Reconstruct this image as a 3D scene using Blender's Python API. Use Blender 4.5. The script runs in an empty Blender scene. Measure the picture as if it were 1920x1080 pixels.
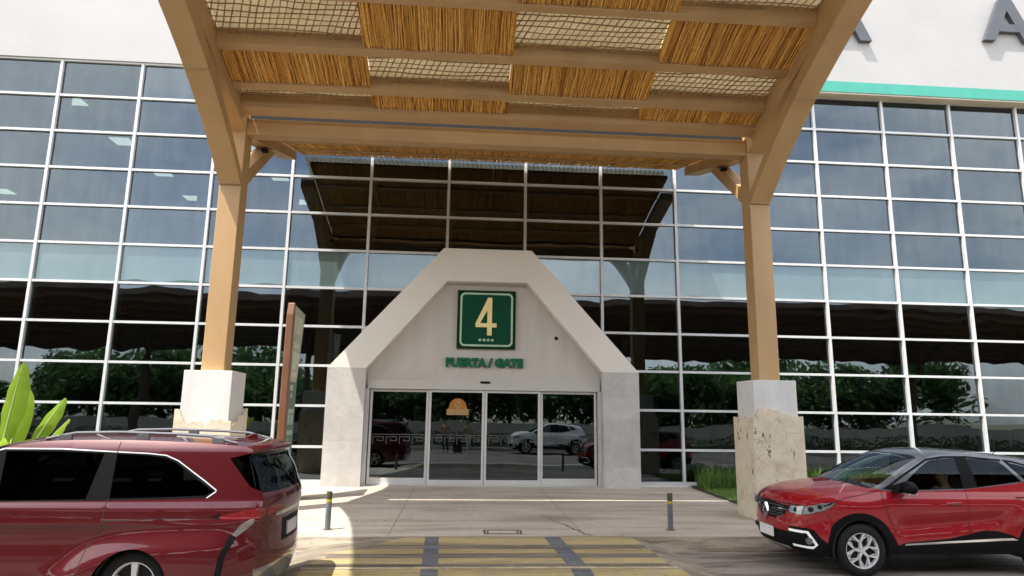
import bpy, bmesh, math, random
import numpy as np
from mathutils import Vector, Matrix
from mathutils.geometry import delaunay_2d_cdt

random.seed(7)
sc = bpy.context.scene
COL = sc.collection

# ------------------------------------------------------------------ camera
F = 1256.0
YAW, PITCH, ROLL = 0.0738, 0.187, 0.0133
CAM = Vector((-0.640, -17.877, 1.896))
cy, sy = math.cos(YAW), math.sin(YAW)
cp, sp = math.cos(PITCH), math.sin(PITCH)
fw = Vector((sy * cp, cy * cp, sp))
rt = Vector((cy, -sy, 0.0))
up = rt.cross(fw)
cr, sr = math.cos(ROLL), math.sin(ROLL)
R2 = rt * cr + up * sr
U2 = -rt * sr + up * cr
cam_data = bpy.data.cameras.new('camera')
cam_data.sensor_width = 36.0
cam_data.lens = 36.0 * F / 1920.0
cam_data.clip_start = 0.05
cam_data.clip_end = 2000.0
cam = bpy.data.objects.new('camera', cam_data)
cam.matrix_world = Matrix(((R2.x, U2.x, -fw.x, CAM.x), (R2.y, U2.y, -fw.y, CAM.y), (R2.z, U2.z, -fw.z, CAM.z), (0, 0, 0, 1)))
COL.objects.link(cam)
sc.camera = cam

# ------------------------------------------------------------------ sky, sun, exposure
SUN_D = Vector((0.38, 0.25, -1.0)).normalized()
EL = math.asin(-SUN_D.z)
AZ = math.atan2(-SUN_D.x, -SUN_D.y)
world = bpy.data.worlds.new('World')
sc.world = world
world.use_nodes = True
wn, wl = world.node_tree.nodes, world.node_tree.links
wn.clear()
wout = wn.new('ShaderNodeOutputWorld')
wbg = wn.new('ShaderNodeBackground')
wbg.inputs['Strength'].default_value = 0.145
sky = wn.new('ShaderNodeTexSky')
sky.sky_type = 'NISHITA'
sky.sun_disc = False
sky.sun_elevation = EL
sky.sun_rotation = AZ % (2 * math.pi)
sky.dust_density = 2.0
tc = wn.new('ShaderNodeTexCoord')
wmap = wn.new('ShaderNodeMapping')
wmap.inputs['Scale'].default_value = (1.0, 1.0, 2.6)
wno = wn.new('ShaderNodeTexNoise')
wno.inputs['Scale'].default_value = 2.3
wno.inputs['Detail'].default_value = 7.0
wno.inputs['Roughness'].default_value = 0.55
wr = wn.new('ShaderNodeValToRGB')
wr.color_ramp.elements[0].position = 0.33
wr.color_ramp.elements[0].color = (0, 0, 0, 1)
wr.color_ramp.elements[1].position = 0.60
wr.color_ramp.elements[1].color = (0.9, 0.9, 0.9, 1)
wm = wn.new('ShaderNodeMixRGB')
wm.inputs[2].default_value = (7.5, 7.4, 7.2, 1)
wl.new(tc.outputs['Generated'], wmap.inputs['Vector'])
wl.new(wmap.outputs['Vector'], wno.inputs['Vector'])
wl.new(wno.outputs['Fac'], wr.inputs['Fac'])
wl.new(wr.outputs['Color'], wm.inputs[0])
wl.new(sky.outputs['Color'], wm.inputs[1])
wl.new(wm.outputs['Color'], wbg.inputs['Color'])
wl.new(wbg.outputs['Background'], wout.inputs['Surface'])

sun_data = bpy.data.lights.new('sun', 'SUN')
sun_data.energy = 3.05
sun_data.angle = math.radians(0.5)
sun_data.color = (1.0, 0.95, 0.87)
sun = bpy.data.objects.new('sun', sun_data)
sun.rotation_euler = SUN_D.to_track_quat('-Z', 'Y').to_euler()
sun.location = (-15, -10, 40)
COL.objects.link(sun)

sc.view_settings.view_transform = 'Standard'
sc.view_settings.look = 'None'
sc.view_settings.gamma = 1.0
sc.view_settings.use_curve_mapping = False
sc.view_settings.exposure = 1.57
sc.render.engine = 'CYCLES'
sc.cycles.use_denoising = True
sc.cycles.max_bounces = 10
sc.cycles.transparent_max_bounces = 16
sc.cycles.caustics_reflective = False
sc.cycles.caustics_refractive = False

# ------------------------------------------------------------------ materials
MATS = {}


def nodes_of(name):
    m = bpy.data.materials.new(name)
    m.use_nodes = True
    nt = m.node_tree
    b = nt.nodes['Principled BSDF']
    MATS[name] = m
    return m, nt, b


def setin(b, **kw):
    names = {'rough': 'Roughness', 'metal': 'Metallic', 'spec': 'Specular IOR Level', 'coat': 'Coat Weight',
             'coatr': 'Coat Roughness', 'trans': 'Transmission Weight', 'ior': 'IOR', 'alpha': 'Alpha'}
    for k, v in kw.items():
        b.inputs[names[k]].default_value = v


def ramp(nt, fac, stops):
    r = nt.nodes.new('ShaderNodeValToRGB')
    e = r.color_ramp.elements
    while len(e) < len(stops):
        e.new(0.5)
    for el, (p, c) in zip(e, stops):
        el.position = p
        el.color = tuple(c) + (1,) if len(c) == 3 else c
    nt.links.new(fac, r.inputs['Fac'])
    return r


def noise(nt, scale, detail=4.0, rough=0.55, mapping=None, coord='Object', dist=0.0):
    t = nt.nodes.new('ShaderNodeTexCoord')
    n = nt.nodes.new('ShaderNodeTexNoise')
    n.inputs['Scale'].default_value = scale
    n.inputs['Detail'].default_value = detail
    n.inputs['Roughness'].default_value = rough
    n.inputs['Distortion'].default_value = dist
    src = t.outputs[coord]
    if mapping:
        mp = nt.nodes.new('ShaderNodeMapping')
        mp.inputs['Scale'].default_value = mapping
        nt.links.new(src, mp.inputs['Vector'])
        src = mp.outputs['Vector']
    nt.links.new(src, n.inputs['Vector'])
    return n


def bump(nt, b, height, strength=0.2, dist=0.02):
    bp = nt.nodes.new('ShaderNodeBump')
    bp.inputs['Strength'].default_value = strength
    bp.inputs['Distance'].default_value = dist
    nt.links.new(height, bp.inputs['Height'])
    nt.links.new(bp.outputs['Normal'], b.inputs['Normal'])
    return bp


def mat(name, c1, c2=None, scale=3.0, rough=0.6, bumps=0.0, bscale=60.0, mapping=None, lo=0.35, hi=0.65, detail=5.0, bdist=0.01, **kw):
    m, nt, b = nodes_of(name)
    setin(b, rough=rough, **kw)
    if c2 is None:
        c2 = tuple(x * 0.86 for x in c1)
    n = noise(nt, scale, detail, mapping=mapping)
    r = ramp(nt, n.outputs['Fac'], [(lo, c2), (hi, c1)])
    nt.links.new(r.outputs['Color'], b.inputs['Base Color'])
    if bumps:
        n2 = noise(nt, bscale, 4.0, mapping=mapping)
        bump(nt, b, n2.outputs['Fac'], bumps, bdist)
    return m


def mixrgb(nt, fac, a, b, mode='MIX'):
    x = nt.nodes.new('ShaderNodeMixRGB')
    x.blend_type = mode
    for i, v in ((0, fac), (1, a), (2, b)):
        if hasattr(v, 'is_output') or hasattr(v, 'links'):
            nt.links.new(v, x.inputs[i])
        else:
            x.inputs[i].default_value = v if i == 0 else (tuple(v) + (1,) if len(v) == 3 else v)
    return x.outputs['Color']


M = {}
M['white_wall'] = mat('white_plaster', (0.385, 0.38, 0.378), (0.355, 0.352, 0.35), 0.6, 0.7, 0.08, 90)
M['teal'] = mat('teal_paint', (0.045, 0.32, 0.25), (0.04, 0.29, 0.225), 2.0, 0.5)
M['soffit'] = mat('beige_soffit', (0.55, 0.49, 0.40), None, 2.0, 0.7)
M['mullion'] = mat('white_aluminium', (0.58, 0.59, 0.60), (0.50, 0.51, 0.52), 1.2, 0.35)
M['tan'] = mat('tan_painted_steel', (0.475, 0.30, 0.140), (0.41, 0.252, 0.113), 1.3, 0.5, 0.05, 25, mapping=(1, 1, 0.35), detail=9.0)
M['tan_joint'] = mat('tan_joint_plate', (0.36, 0.215, 0.10), None, 2.0, 0.5)
M['rope'] = mat('straw_rope', (0.38, 0.275, 0.155), (0.24, 0.16, 0.085), 14.0, 0.85)
M['letters'] = mat('dark_grey_metal', (0.075, 0.08, 0.095), None, 3.0, 0.45)
M['green_letters'] = mat('green_letter_paint', (0.008, 0.13, 0.06), None, 3.0, 0.6, spec=0.2)
M['sign_green'] = mat('sign_green_enamel', (0.002, 0.062, 0.030), (0.002, 0.052, 0.025), 2.0, 0.6, spec=0.15)
M['sign_edge'] = mat('sign_dark_green_edge', (0.003, 0.028, 0.010), None, 2.0, 0.6, spec=0.15)
M['sign_line'] = mat('sign_pale_green_line', (0.42, 0.60, 0.42), None, 2.0, 0.4)
M['sign_yellow'] = mat('sign_cream_yellow', (0.86, 0.72, 0.33), (0.84, 0.68, 0.28), 2.0, 0.4)
M['black'] = mat('black_plastic', (0.007, 0.007, 0.0075), None, 8.0, 0.5, spec=0.08)
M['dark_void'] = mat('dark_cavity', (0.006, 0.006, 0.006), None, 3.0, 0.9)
M['steel'] = mat('brushed_steel', (0.55, 0.56, 0.57), None, 20.0, 0.3, metal=1.0)
M['chrome'] = mat('bright_chrome', (0.86, 0.86, 0.87), None, 5.0, 0.12, metal=1.0)
M['silver'] = mat('silver_paint', (0.62, 0.63, 0.64), None, 5.0, 0.3, metal=0.6)
M['rubber'] = mat('tyre_rubber', (0.011, 0.011, 0.0115), (0.016, 0.0155, 0.015), 9.0, 0.8, 0.2, 120, spec=0.2)
M['white_plate'] = mat('white_plate_paint', (0.75, 0.75, 0.74), None, 5.0, 0.4)
M['bollard'] = mat('grey_bollard_paint', (0.13, 0.145, 0.15), (0.10, 0.11, 0.115), 6.0, 0.4)
M['olive'] = mat('olive_bollard_cap', (0.05, 0.05, 0.014), None, 6.0, 0.5)
M['yellow_band'] = mat('yellow_reflective_band', (0.40, 0.31, 0.04), None, 6.0, 0.45)
M['rust'] = mat('rust_brown_panel', (0.185, 0.077, 0.035), (0.15, 0.06, 0.028), 2.5, 0.5)
M['totem_cream'] = mat('totem_cream_panel', (0.44, 0.44, 0.30), (0.38, 0.39, 0.27), 2.0, 0.5)
M['totem_pale'] = mat('totem_pale_mark', (0.60, 0.60, 0.45), None, 3.0, 0.5)
M['totem_green'] = mat('totem_green_panel', (0.006, 0.075, 0.032), None, 2.0, 0.4)
M['totem_white'] = mat('totem_white_mark', (0.28, 0.38, 0.30), None, 2.0, 0.4)
M['interior'] = mat('interior_grey', (0.20, 0.20, 0.19), (0.15, 0.15, 0.145), 0.5, 0.8)
M['interior_floor'] = mat('interior_floor_tile', (0.30, 0.28, 0.25), None, 0.8, 0.3)
M['slab_edge'] = mat('interior_slab_edge', (0.50, 0.60, 0.58), (0.44, 0.55, 0.53), 0.35, 0.7)
M['fin'] = mat('green_mullion_fin', (0.22, 0.30, 0.26), None, 2.0, 0.5)
M['skin'] = mat('skin', (0.50, 0.29, 0.19), (0.45, 0.25, 0.16), 12.0, 0.55)
M['hair'] = mat('dark_hair', (0.02, 0.014, 0.01), None, 30.0, 0.6)
M['cloth_white'] = mat('white_cloth', (0.62, 0.60, 0.57), None, 9.0, 0.85)
M['cloth_dark'] = mat('dark_cloth', (0.03, 0.03, 0.035), None, 9.0, 0.85)
M['cloth_pink'] = mat('pink_cloth', (0.50, 0.22, 0.22), None, 9.0, 0.85)
M['cloth_olive'] = mat('olive_cloth', (0.30, 0.30, 0.12), None, 9.0, 0.85)
M['lamp_white'] = None
M['wheel_silver'] = mat('machined_wheel_silver', (0.70, 0.70, 0.71), None, 5.0, 0.35, metal=0.25)
M['bowl'] = mat('lamp_reflector', (0.75, 0.76, 0.78), (0.55, 0.56, 0.58), 30.0, 0.2, metal=0.4)
M['suitcase'] = mat('black_suitcase', (0.02, 0.02, 0.022), None, 9.0, 0.5)
M['bark'] = mat('tree_bark', (0.14, 0.10, 0.07), (0.08, 0.055, 0.04), 6.0, 0.9, 0.5, 30)
M['shelter_roof'] = mat('dark_shelter_roof', (0.20, 0.135, 0.10), (0.12, 0.085, 0.065), 0.7, 0.8)
M['stem'] = mat('pale_leaf_stalk', (0.42, 0.52, 0.22), (0.34, 0.44, 0.16), 9.0, 0.5)
M['orange'] = mat('orange_sticker', (0.40, 0.16, 0.02), (0.34, 0.12, 0.012), 12.0, 0.5)
M['orange_pale'] = mat('pale_orange_sticker', (0.40, 0.24, 0.09), None, 12.0, 0.5)
M['seat'] = mat('car_seat_fabric', (0.05, 0.05, 0.055), None, 20.0, 0.9)


def spots(nt, col, scale=2.6, thr=0.055):
    t = nt.nodes.new('ShaderNodeTexCoord')
    v = nt.nodes.new('ShaderNodeTexVoronoi')
    v.inputs['Scale'].default_value = scale
    nt.links.new(t.outputs['Object'], v.inputs['Vector'])
    r = ramp(nt, v.outputs['Distance'], [(thr, (0.55, 0.52, 0.49)), (thr * 2.2, (1, 1, 1))])
    return mixrgb(nt, 1.0, col, r.outputs['Color'], 'MULTIPLY')


def concrete_pave():
    m, nt, b = nodes_of('pavement_concrete')
    setin(b, rough=0.75)
    n = noise(nt, 0.55, 6.0, 0.6)
    base = ramp(nt, n.outputs['Fac'], [(0.32, (0.43, 0.375, 0.315)), (0.68, (0.52, 0.46, 0.39))]).outputs['Color']
    n2 = noise(nt, 9.0, 5.0, 0.65)
    r2 = ramp(nt, n2.outputs['Fac'], [(0.3, (0.86, 0.86, 0.86)), (0.7, (1.06, 1.05, 1.03))]).outputs['Color']
    col = mixrgb(nt, 1.0, base, r2, 'MULTIPLY')
    # soft drip stain where the canopy valley drains
    t = nt.nodes.new('ShaderNodeTexCoord')
    mp = nt.nodes.new('ShaderNodeMapping')
    mp.vector_type = 'TEXTURE'
    mp.inputs['Location'].default_value = (1.0, -4.9, 0.0)
    mp.inputs['Scale'].default_value = (1.15, 0.42, 1.0)
    g = nt.nodes.new('ShaderNodeTexGradient')
    g.gradient_type = 'SPHERICAL'
    nt.links.new(t.outputs['Object'], mp.inputs['Vector'])
    nz = noise(nt, 2.2, 4.0)
    add = mixrgb(nt, 0.35, mp.outputs['Vector'], nz.outputs['Color'], 'ADD')
    nt.links.new(mp.outputs['Vector'], g.inputs['Vector'])
    st = ramp(nt, g.outputs['Fac'], [(0.0, (0, 0, 0)), (0.8, (0.55, 0.55, 0.55))]).outputs['Color']
    stn = mixrgb(nt, 1.0, st, ramp(nt, nz.outputs['Fac'], [(0.35, (0.2, 0.2, 0.2)), (0.65, (1, 1, 1))]).outputs['Color'], 'MULTIPLY')
    col = mixrgb(nt, stn, col, (0.13, 0.105, 0.08))
    # scattered tyre / foot dirt streaks running along x
    n3 = noise(nt, 1.0, 5.0, 0.6, mapping=(0.35, 2.4, 1))
    d = ramp(nt, n3.outputs['Fac'], [(0.36, (0.72, 0.70, 0.67)), (0.54, (1, 1, 1))]).outputs['Color']
    col = mixrgb(nt, 1.0, col, d, 'MULTIPLY')
    col = spots(nt, col, 2.1, 0.045)
    nt.links.new(col, b.inputs['Base Color'])
    bump(nt, b, n2.outputs['Fac'], 0.12, 0.01)
    return m


def asphalt(name, k):
    m, nt, b = nodes_of(name)
    setin(b, rough=0.72)
    n = noise(nt, 0.5, 6.0, 0.6)
    base = ramp(nt, n.outputs['Fac'], [(0.33, (0.20 * k, 0.178 * k, 0.15 * k)), (0.66, (0.33 * k, 0.295 * k, 0.25 * k))]).outputs['Color']
    n2 = noise(nt, 60.0, 3.0, 0.7)
    r2 = ramp(nt, n2.outputs['Fac'], [(0.3, (0.75, 0.75, 0.75)), (0.7, (1.15, 1.15, 1.15))]).outputs['Color']
    col = mixrgb(nt, 1.0, base, r2, 'MULTIPLY')
    n3 = noise(nt, 1.3, 4.0, 0.6, mapping=(0.3, 2.0, 1), dist=1.0)
    d = ramp(nt, n3.outputs['Fac'], [(0.38, (0.42, 0.40, 0.38)), (0.55, (1, 1, 1))]).outputs['Color']
    col = mixrgb(nt, 1.0, col, d, 'MULTIPLY')
    nt.links.new(col, b.inputs['Base Color'])
    bump(nt, b, n2.outputs['Fac'], 0.25, 0.01)
    return m


def worn_paint(name, c1, c2, scale=5.0):
    m, nt, b = nodes_of(name)
    setin(b, rough=0.7)
    n = noise(nt, scale, 7.0, 0.65, mapping=(0.5, 1.6, 1))
    r = ramp(nt, n.outputs['Fac'], [(0.40, c2), (0.54, c1)])
    n2 = noise(nt, 40.0, 4.0)
    r2 = ramp(nt, n2.outputs['Fac'], [(0.3, (0.8, 0.8, 0.8)), (0.7, (1.1, 1.1, 1.1))])
    c = mixrgb(nt, 1.0, r.outputs['Color'], r2.outputs['Color'], 'MULTIPLY')
    # dark rubber streaks left by passing wheels
    n3 = noise(nt, 1.0, 6.0, 0.6, mapping=(0.25, 2.6, 1), dist=0.6)
    c = mixrgb(nt, 1.0, c, ramp(nt, n3.outputs['Fac'], [(0.36, (0.62, 0.60, 0.57)), (0.54, (1, 1, 1))]).outputs['Color'], 'MULTIPLY')
    c = spots(nt, c)
    nt.links.new(c, b.inputs['Base Color'])
    bump(nt, b, n2.outputs['Fac'], 0.2, 0.01)
    return m


def stone():
    m, nt, b = nodes_of('cream_stone_cladding')
    setin(b, rough=0.8)
    n = noise(nt, 2.6, 7.0, 0.65, dist=0.7)
    base = ramp(nt, n.outputs['Fac'], [(0.28, (0.50, 0.37, 0.22)), (0.40, (0.58, 0.50, 0.38)), (0.58, (0.67, 0.59, 0.46)), (0.75, (0.60, 0.46, 0.29))]).outputs['Color']
    t = nt.nodes.new('ShaderNodeTexCoord')
    nd = noise(nt, 4.0, 3.0)
    w = mixrgb(nt, 0.12, t.outputs['Object'], nd.outputs['Color'], 'ADD')
    v = nt.nodes.new('ShaderNodeTexVoronoi')
    v.feature = 'DISTANCE_TO_EDGE'
    v.inputs['Scale'].default_value = 3.4
    nt.links.new(w, v.inputs['Vector'])
    cr_ = ramp(nt, v.outputs['Distance'], [(0.0, (0.55, 0.45, 0.33)), (0.022, (1, 1, 1))]).outputs['Color']
    n4 = noise(nt, 1.7, 3.0)
    crm = mixrgb(nt, ramp(nt, n4.outputs['Fac'], [(0.50, (0, 0, 0)), (0.66, (1, 1, 1))]).outputs['Color'], (1, 1, 1), cr_)
    col = mixrgb(nt, 1.0, base, crm, 'MULTIPLY')
    n3 = noise(nt, 5.5, 6.0, 0.7, mapping=(1, 1, 0.6))
    pits = ramp(nt, n3.outputs['Fac'], [(0.335, (0.22, 0.17, 0.11)), (0.385, (1, 1, 1))]).outputs['Color']
    col = mixrgb(nt, 1.0, col, pits, 'MULTIPLY')
    nt.links.new(col, b.inputs['Base Color'])
    bump(nt, b, n3.outputs['Fac'], 0.5, 0.03)
    return m


def portal_stone():
    m, nt, b = nodes_of('grey_limestone_tiles')
    setin(b, rough=0.7)
    t = nt.nodes.new('ShaderNodeTexCoord')
    mp = nt.nodes.new('ShaderNodeMapping')
    mp.inputs['Rotation'].default_value = (math.radians(90), 0, 0)
    br = nt.nodes.new('ShaderNodeTexBrick')
    br.inputs['Color1'].default_value = (0.46, 0.44, 0.415, 1)
    br.inputs['Color2'].default_value = (0.53, 0.51, 0.485, 1)
    br.inputs['Mortar'].default_value = (0.43, 0.41, 0.39, 1)
    br.inputs['Scale'].default_value = 1.0
    br.inputs['Mortar Size'].default_value = 0.004
    br.inputs['Brick Width'].default_value = 0.52
    br.inputs['Row Height'].default_value = 0.60
    nt.links.new(t.outputs['Object'], mp.inputs['Vector'])
    nt.links.new(mp.outputs['Vector'], br.inputs['Vector'])
    n = noise(nt, 7.0, 6.0, 0.7)
    r = ramp(nt, n.outputs['Fac'], [(0.3, (0.86, 0.86, 0.86)), (0.7, (1.05, 1.05, 1.05))]).outputs['Color']
    c = mixrgb(nt, 1.0, br.outputs['Color'], r, 'MULTIPLY')
    n5 = noise(nt, 0.9, 4.0, 0.6)
    r5 = ramp(nt, n5.outputs['Fac'], [(0.35, (0.90, 0.89, 0.88)), (0.65, (1.05, 1.05, 1.05))]).outputs['Color']
    c = mixrgb(nt, 1.0, c, r5, 'MULTIPLY')
    nt.links.new(c, b.inputs['Base Color'])
    bump(nt, b, n.outputs['Fac'], 0.15, 0.01)
    return m


def glass(name, ior=2.3, tint=(0.22, 0.29, 0.27), warp=0.05, scale=0.35, frit=None):
    m = bpy.data.materials.new(name)
    m.use_nodes = True
    nt = m.node_tree
    nt.nodes.clear()
    o = nt.nodes.new('ShaderNodeOutputMaterial')
    mx = nt.nodes.new('ShaderNodeMixShader')
    gl = nt.nodes.new('ShaderNodeBsdfGlossy')
    gl.inputs['Roughness'].default_value = 0.012
    gl.inputs['Color'].default_value = (0.88, 0.97, 0.98, 1)
    tr = nt.nodes.new('ShaderNodeBsdfTransparent')
    tr.inputs['Color'].default_value = tuple(tint) + (1,)
    if frit:      # back painted glass: an opaque coat instead of clear
        tr = nt.nodes.new('ShaderNodeBsdfDiffuse')
        tr.inputs['Color'].default_value = tuple(frit) + (1,)
    fr = nt.nodes.new('ShaderNodeFresnel')
    fr.inputs['IOR'].default_value = ior
    n = noise(nt, scale, 2.0, 0.4, coord='Object')
    bp = nt.nodes.new('ShaderNodeBump')
    bp.inputs['Strength'].default_value = 1.0
    bp.inputs['Distance'].default_value = warp
    nt.links.new(n.outputs['Fac'], bp.inputs['Height'])
    nt.links.new(bp.outputs['Normal'], gl.inputs['Normal'])
    # each unit a little different: coating batch and a film of dust
    oi = nt.nodes.new('ShaderNodeObjectInfo')
    hv = nt.nodes.new('ShaderNodeMapRange')
    hv.inputs['To Min'].default_value = 0.84
    hv.inputs['To Max'].default_value = 1.0
    nt.links.new(oi.outputs['Random'], hv.inputs['Value'])
    dn = noise(nt, 1.3, 5.0, 0.6, mapping=(2.2, 1, 0.5))
    dr = ramp(nt, dn.outputs['Fac'], [(0.35, (0.86, 0.86, 0.86)), (0.65, (1, 1, 1))])
    gm = mixrgb(nt, 1.0, dr.outputs['Color'], hv.outputs['Result'], 'MULTIPLY')
    nt.links.new(mixrgb(nt, 1.0, (0.76, 0.90, 1.0), gm, 'MULTIPLY'), gl.inputs['Color'])
    nt.links.new(fr.outputs['Fac'], mx.inputs['Fac'])
    nt.links.new(tr.outputs['BSDF'], mx.inputs[1])
    nt.links.new(gl.outputs['BSDF'], mx.inputs[2])
    nt.links.new(mx.outputs['Shader'], o.inputs['Surface'])
    MATS[name] = m
    return m


def translucent(name, c, tcol, mixf=0.5, scale=2.0):
    m = bpy.data.materials.new(name)
    m.use_nodes = True
    nt = m.node_tree
    nt.nodes.clear()
    o = nt.nodes.new('ShaderNodeOutputMaterial')
    d = nt.nodes.new('ShaderNodeBsdfDiffuse')
    t = nt.nodes.new('ShaderNodeBsdfTranslucent')
    mx = nt.nodes.new('ShaderNodeMixShader')
    mx.inputs['Fac'].default_value = mixf
    n = noise(nt, scale, 5.0)
    r = ramp(nt, n.outputs['Fac'], [(0.35, tuple(x * 0.82 for x in c)), (0.65, c)])
    r2 = ramp(nt, n.outputs['Fac'], [(0.35, tuple(x * 0.82 for x in tcol)), (0.65, tcol)])
    nt.links.new(r.outputs['Color'], d.inputs['Color'])
    nt.links.new(r2.outputs['Color'], t.inputs['Color'])
    nt.links.new(d.outputs['BSDF'], mx.inputs[1])
    nt.links.new(t.outputs['BSDF'], mx.inputs[2])
    nt.links.new(mx.outputs['Shader'], o.inputs['Surface'])
    MATS[name] = m
    return m


def attr_mat(name, stops, rough=0.8, trans=None):
    """colour picked per blade / reed / leaf from the 'tone' attribute"""
    m, nt, b = nodes_of(name)
    setin(b, rough=rough)
    a = nt.nodes.new('ShaderNodeAttribute')
    a.attribute_name = 'tone'
    r = ramp(nt, a.outputs['Fac'], stops)
    n = noise(nt, 18.0, 3.0)
    c = mixrgb(nt, 1.0, r.outputs['Color'], ramp(nt, n.outputs['Fac'], [(0.3, (0.8, 0.8, 0.8)), (0.7, (1.12, 1.12, 1.12))]).outputs['Color'], 'MULTIPLY')
    nt.links.new(c, b.inputs['Base Color'])
    if trans:
        t = nt.nodes.new('ShaderNodeBsdfTranslucent')
        mx = nt.nodes.new('ShaderNodeMixShader')
        mx.inputs['Fac'].default_value = trans
        nt.links.new(c, t.inputs['Color'])
        o = nt.nodes['Material Output']
        nt.links.new(b.outputs['BSDF'], mx.inputs[1])
        nt.links.new(t.outputs['BSDF'], mx.inputs[2])
        nt.links.new(mx.outputs['Shader'], o.inputs['Surface'])
    return m


def paint(name, c, flake=0.35, rough=0.32, coat=1.0):
    m, nt, b = nodes_of(name)
    setin(b, rough=rough, metal=flake, coat=coat, coatr=0.02, spec=0.2)
    n = noise(nt, 1.2, 2.0)
    r = ramp(nt, n.outputs['Fac'], [(0.3, tuple(x * 0.95 for x in c)), (0.7, c)])
    nt.links.new(r.outputs['Color'], b.inputs['Base Color'])
    return m


M['pave'] = concrete_pave()
M['road'] = asphalt('near_lane_concrete', 1.0)
M['asphalt'] = asphalt('far_lane_asphalt', 0.55)
M['stripe_yellow'] = worn_paint('worn_yellow_marking', (0.43, 0.335, 0.145), (0.35, 0.285, 0.175))
M['stripe_dark'] = worn_paint('worn_brown_marking', (0.15, 0.122, 0.09), (0.21, 0.172, 0.125))
M['strip_grey'] = worn_paint('worn_blue_grey_strip', (0.105, 0.115, 0.13), (0.17, 0.17, 0.17))
M['stripe_pale'] = worn_paint('worn_pale_line', (0.60, 0.50, 0.32), (0.36, 0.30, 0.2), 9.0)
M['kerb'] = worn_paint('kerb_concrete', (0.30, 0.255, 0.195), (0.19, 0.15, 0.11), 4.0)
M['stone'] = stone()
M['portal_stone'] = portal_stone()
M['cream'] = mat('cream_plaster', (0.74, 0.70, 0.635), (0.70, 0.66, 0.595), 0.8, 0.75, 0.06, 80)
M['cream_back'] = mat('cream_plaster_panel', (0.56, 0.525, 0.475), (0.52, 0.485, 0.435), 1.2, 0.75, mapping=(3.0, 1, 0.25))
M['white_conc'] = mat('white_painted_concrete', (0.66, 0.65, 0.63), (0.58, 0.57, 0.55), 2.2, 0.75, 0.1, 60, mapping=(1.6, 1, 0.5))
M['door_frame'] = mat('door_aluminium', (0.62, 0.62, 0.60), (0.56, 0.56, 0.54), 2.0, 0.35)
M['door_header'] = mat('door_header_aluminium', (0.54, 0.52, 0.47), (0.50, 0.48, 0.43), 1.5, 0.45)
M['frost'] = mat('frosted_film', (0.075, 0.08, 0.078), None, 4.0, 0.8)
M['glass'] = glass('curtain_wall_glass', 2.15, (0.17, 0.23, 0.22), 0.010, 0.55)
M['spandrel'] = glass('spandrel_glass', 2.15, (0.17, 0.23, 0.22), 0.010, 0.45, (0.085, 0.125, 0.122))
M['door_glass'] = glass('door_glass', 2.3, (0.18, 0.2, 0.19), 0.003, 0.8)
M['car_glass'] = glass('car_glass', 1.36, (0.55, 0.60, 0.58), 0.0, 1.0)
M['privacy'] = glass('dark_privacy_glass', 1.32, (0.09, 0.10, 0.10), 0.0, 1.0)
M['lens'] = glass('clear_lens', 1.5, (0.85, 0.88, 0.9), 0.0, 1.0)
M['sheet'] = translucent('translucent_roof_sheet', (0.80, 0.76, 0.66), (0.52, 0.47, 0.36), 0.62)
M['screen'] = translucent('cream_woven_backing', (0.54, 0.48, 0.37), (0.54, 0.465, 0.34), 0.62, 8.0)
M['leaf_big'] = translucent('broad_green_leaf', (0.22, 0.34, 0.04), (0.34, 0.50, 0.05), 0.45, 3.0)
M['reed'] = attr_mat('golden_reed', [(0.0, (0.27, 0.11, 0.025)), (0.2, (0.54, 0.26, 0.055)), (0.6, (0.78, 0.42, 0.095)), (1.0, (0.86, 0.56, 0.18))])
M['grass'] = attr_mat('lawn_grass', [(0.0, (0.05, 0.12, 0.018)), (1.0, (0.18, 0.32, 0.045))], 0.7, 0.3)
M['foliage'] = attr_mat('tree_foliage', [(0.0, (0.03, 0.07, 0.02)), (0.6, (0.09, 0.18, 0.045)), (1.0, (0.20, 0.30, 0.08))], 0.6, 0.5)
M['red_paint'] = paint('red_car_paint', (0.28, 0.0022, 0.008), 0.15, 0.42)
M['maroon'] = paint('maroon_car_paint', (0.060, 0.0006, 0.0030), 0.15, 0.42)
M['grey_paint'] = paint('dark_grey_car_paint', (0.12, 0.125, 0.14), 0.5)
M['white_paint'] = paint('white_car_paint', (0.72, 0.73, 0.75), 0.0)
M['lamp_red'] = paint('red_lamp_lens', (0.16, 0.012, 0.014), 0.0, 0.1)
M['rail'] = mat('grey_roof_rail', (0.20, 0.20, 0.21), None, 5.0, 0.3, metal=0.6)
M['lamp_pale'] = paint('pale_lamp_lens', (0.20, 0.17, 0.165), 0.3, 0.12)
M['screen_glass'] = glass('windscreen_glass', 1.75, (0.5, 0.56, 0.54), 0.0, 1.0)
M['ground'] = mat('dry_ground', (0.20, 0.17, 0.12), (0.13, 0.12, 0.07), 0.15, 0.95)
M['lawn_soil'] = mat('lawn_soil', (0.07, 0.10, 0.03), (0.05, 0.06, 0.025), 3.0, 0.95)
M['panel_light'] = None
m_, nt_, b_ = nodes_of('lit_ceiling_panel')
b_.inputs['Base Color'].default_value = (0.9, 0.9, 0.85, 1)
b_.inputs['Emission Color'].default_value = (1.0, 0.97, 0.85, 1)
b_.inputs['Emission Strength'].default_value = 0.75
M['panel_light'] = m_
m_, nt_, b_ = nodes_of('lit_running_lamp')
b_.inputs['Base Color'].default_value = (0.85, 0.86, 0.88, 1)
b_.inputs['Emission Color'].default_value = (1, 1, 1, 1)
b_.inputs['Emission Strength'].default_value = 0.05
M['lamp_white'] = m_


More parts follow.
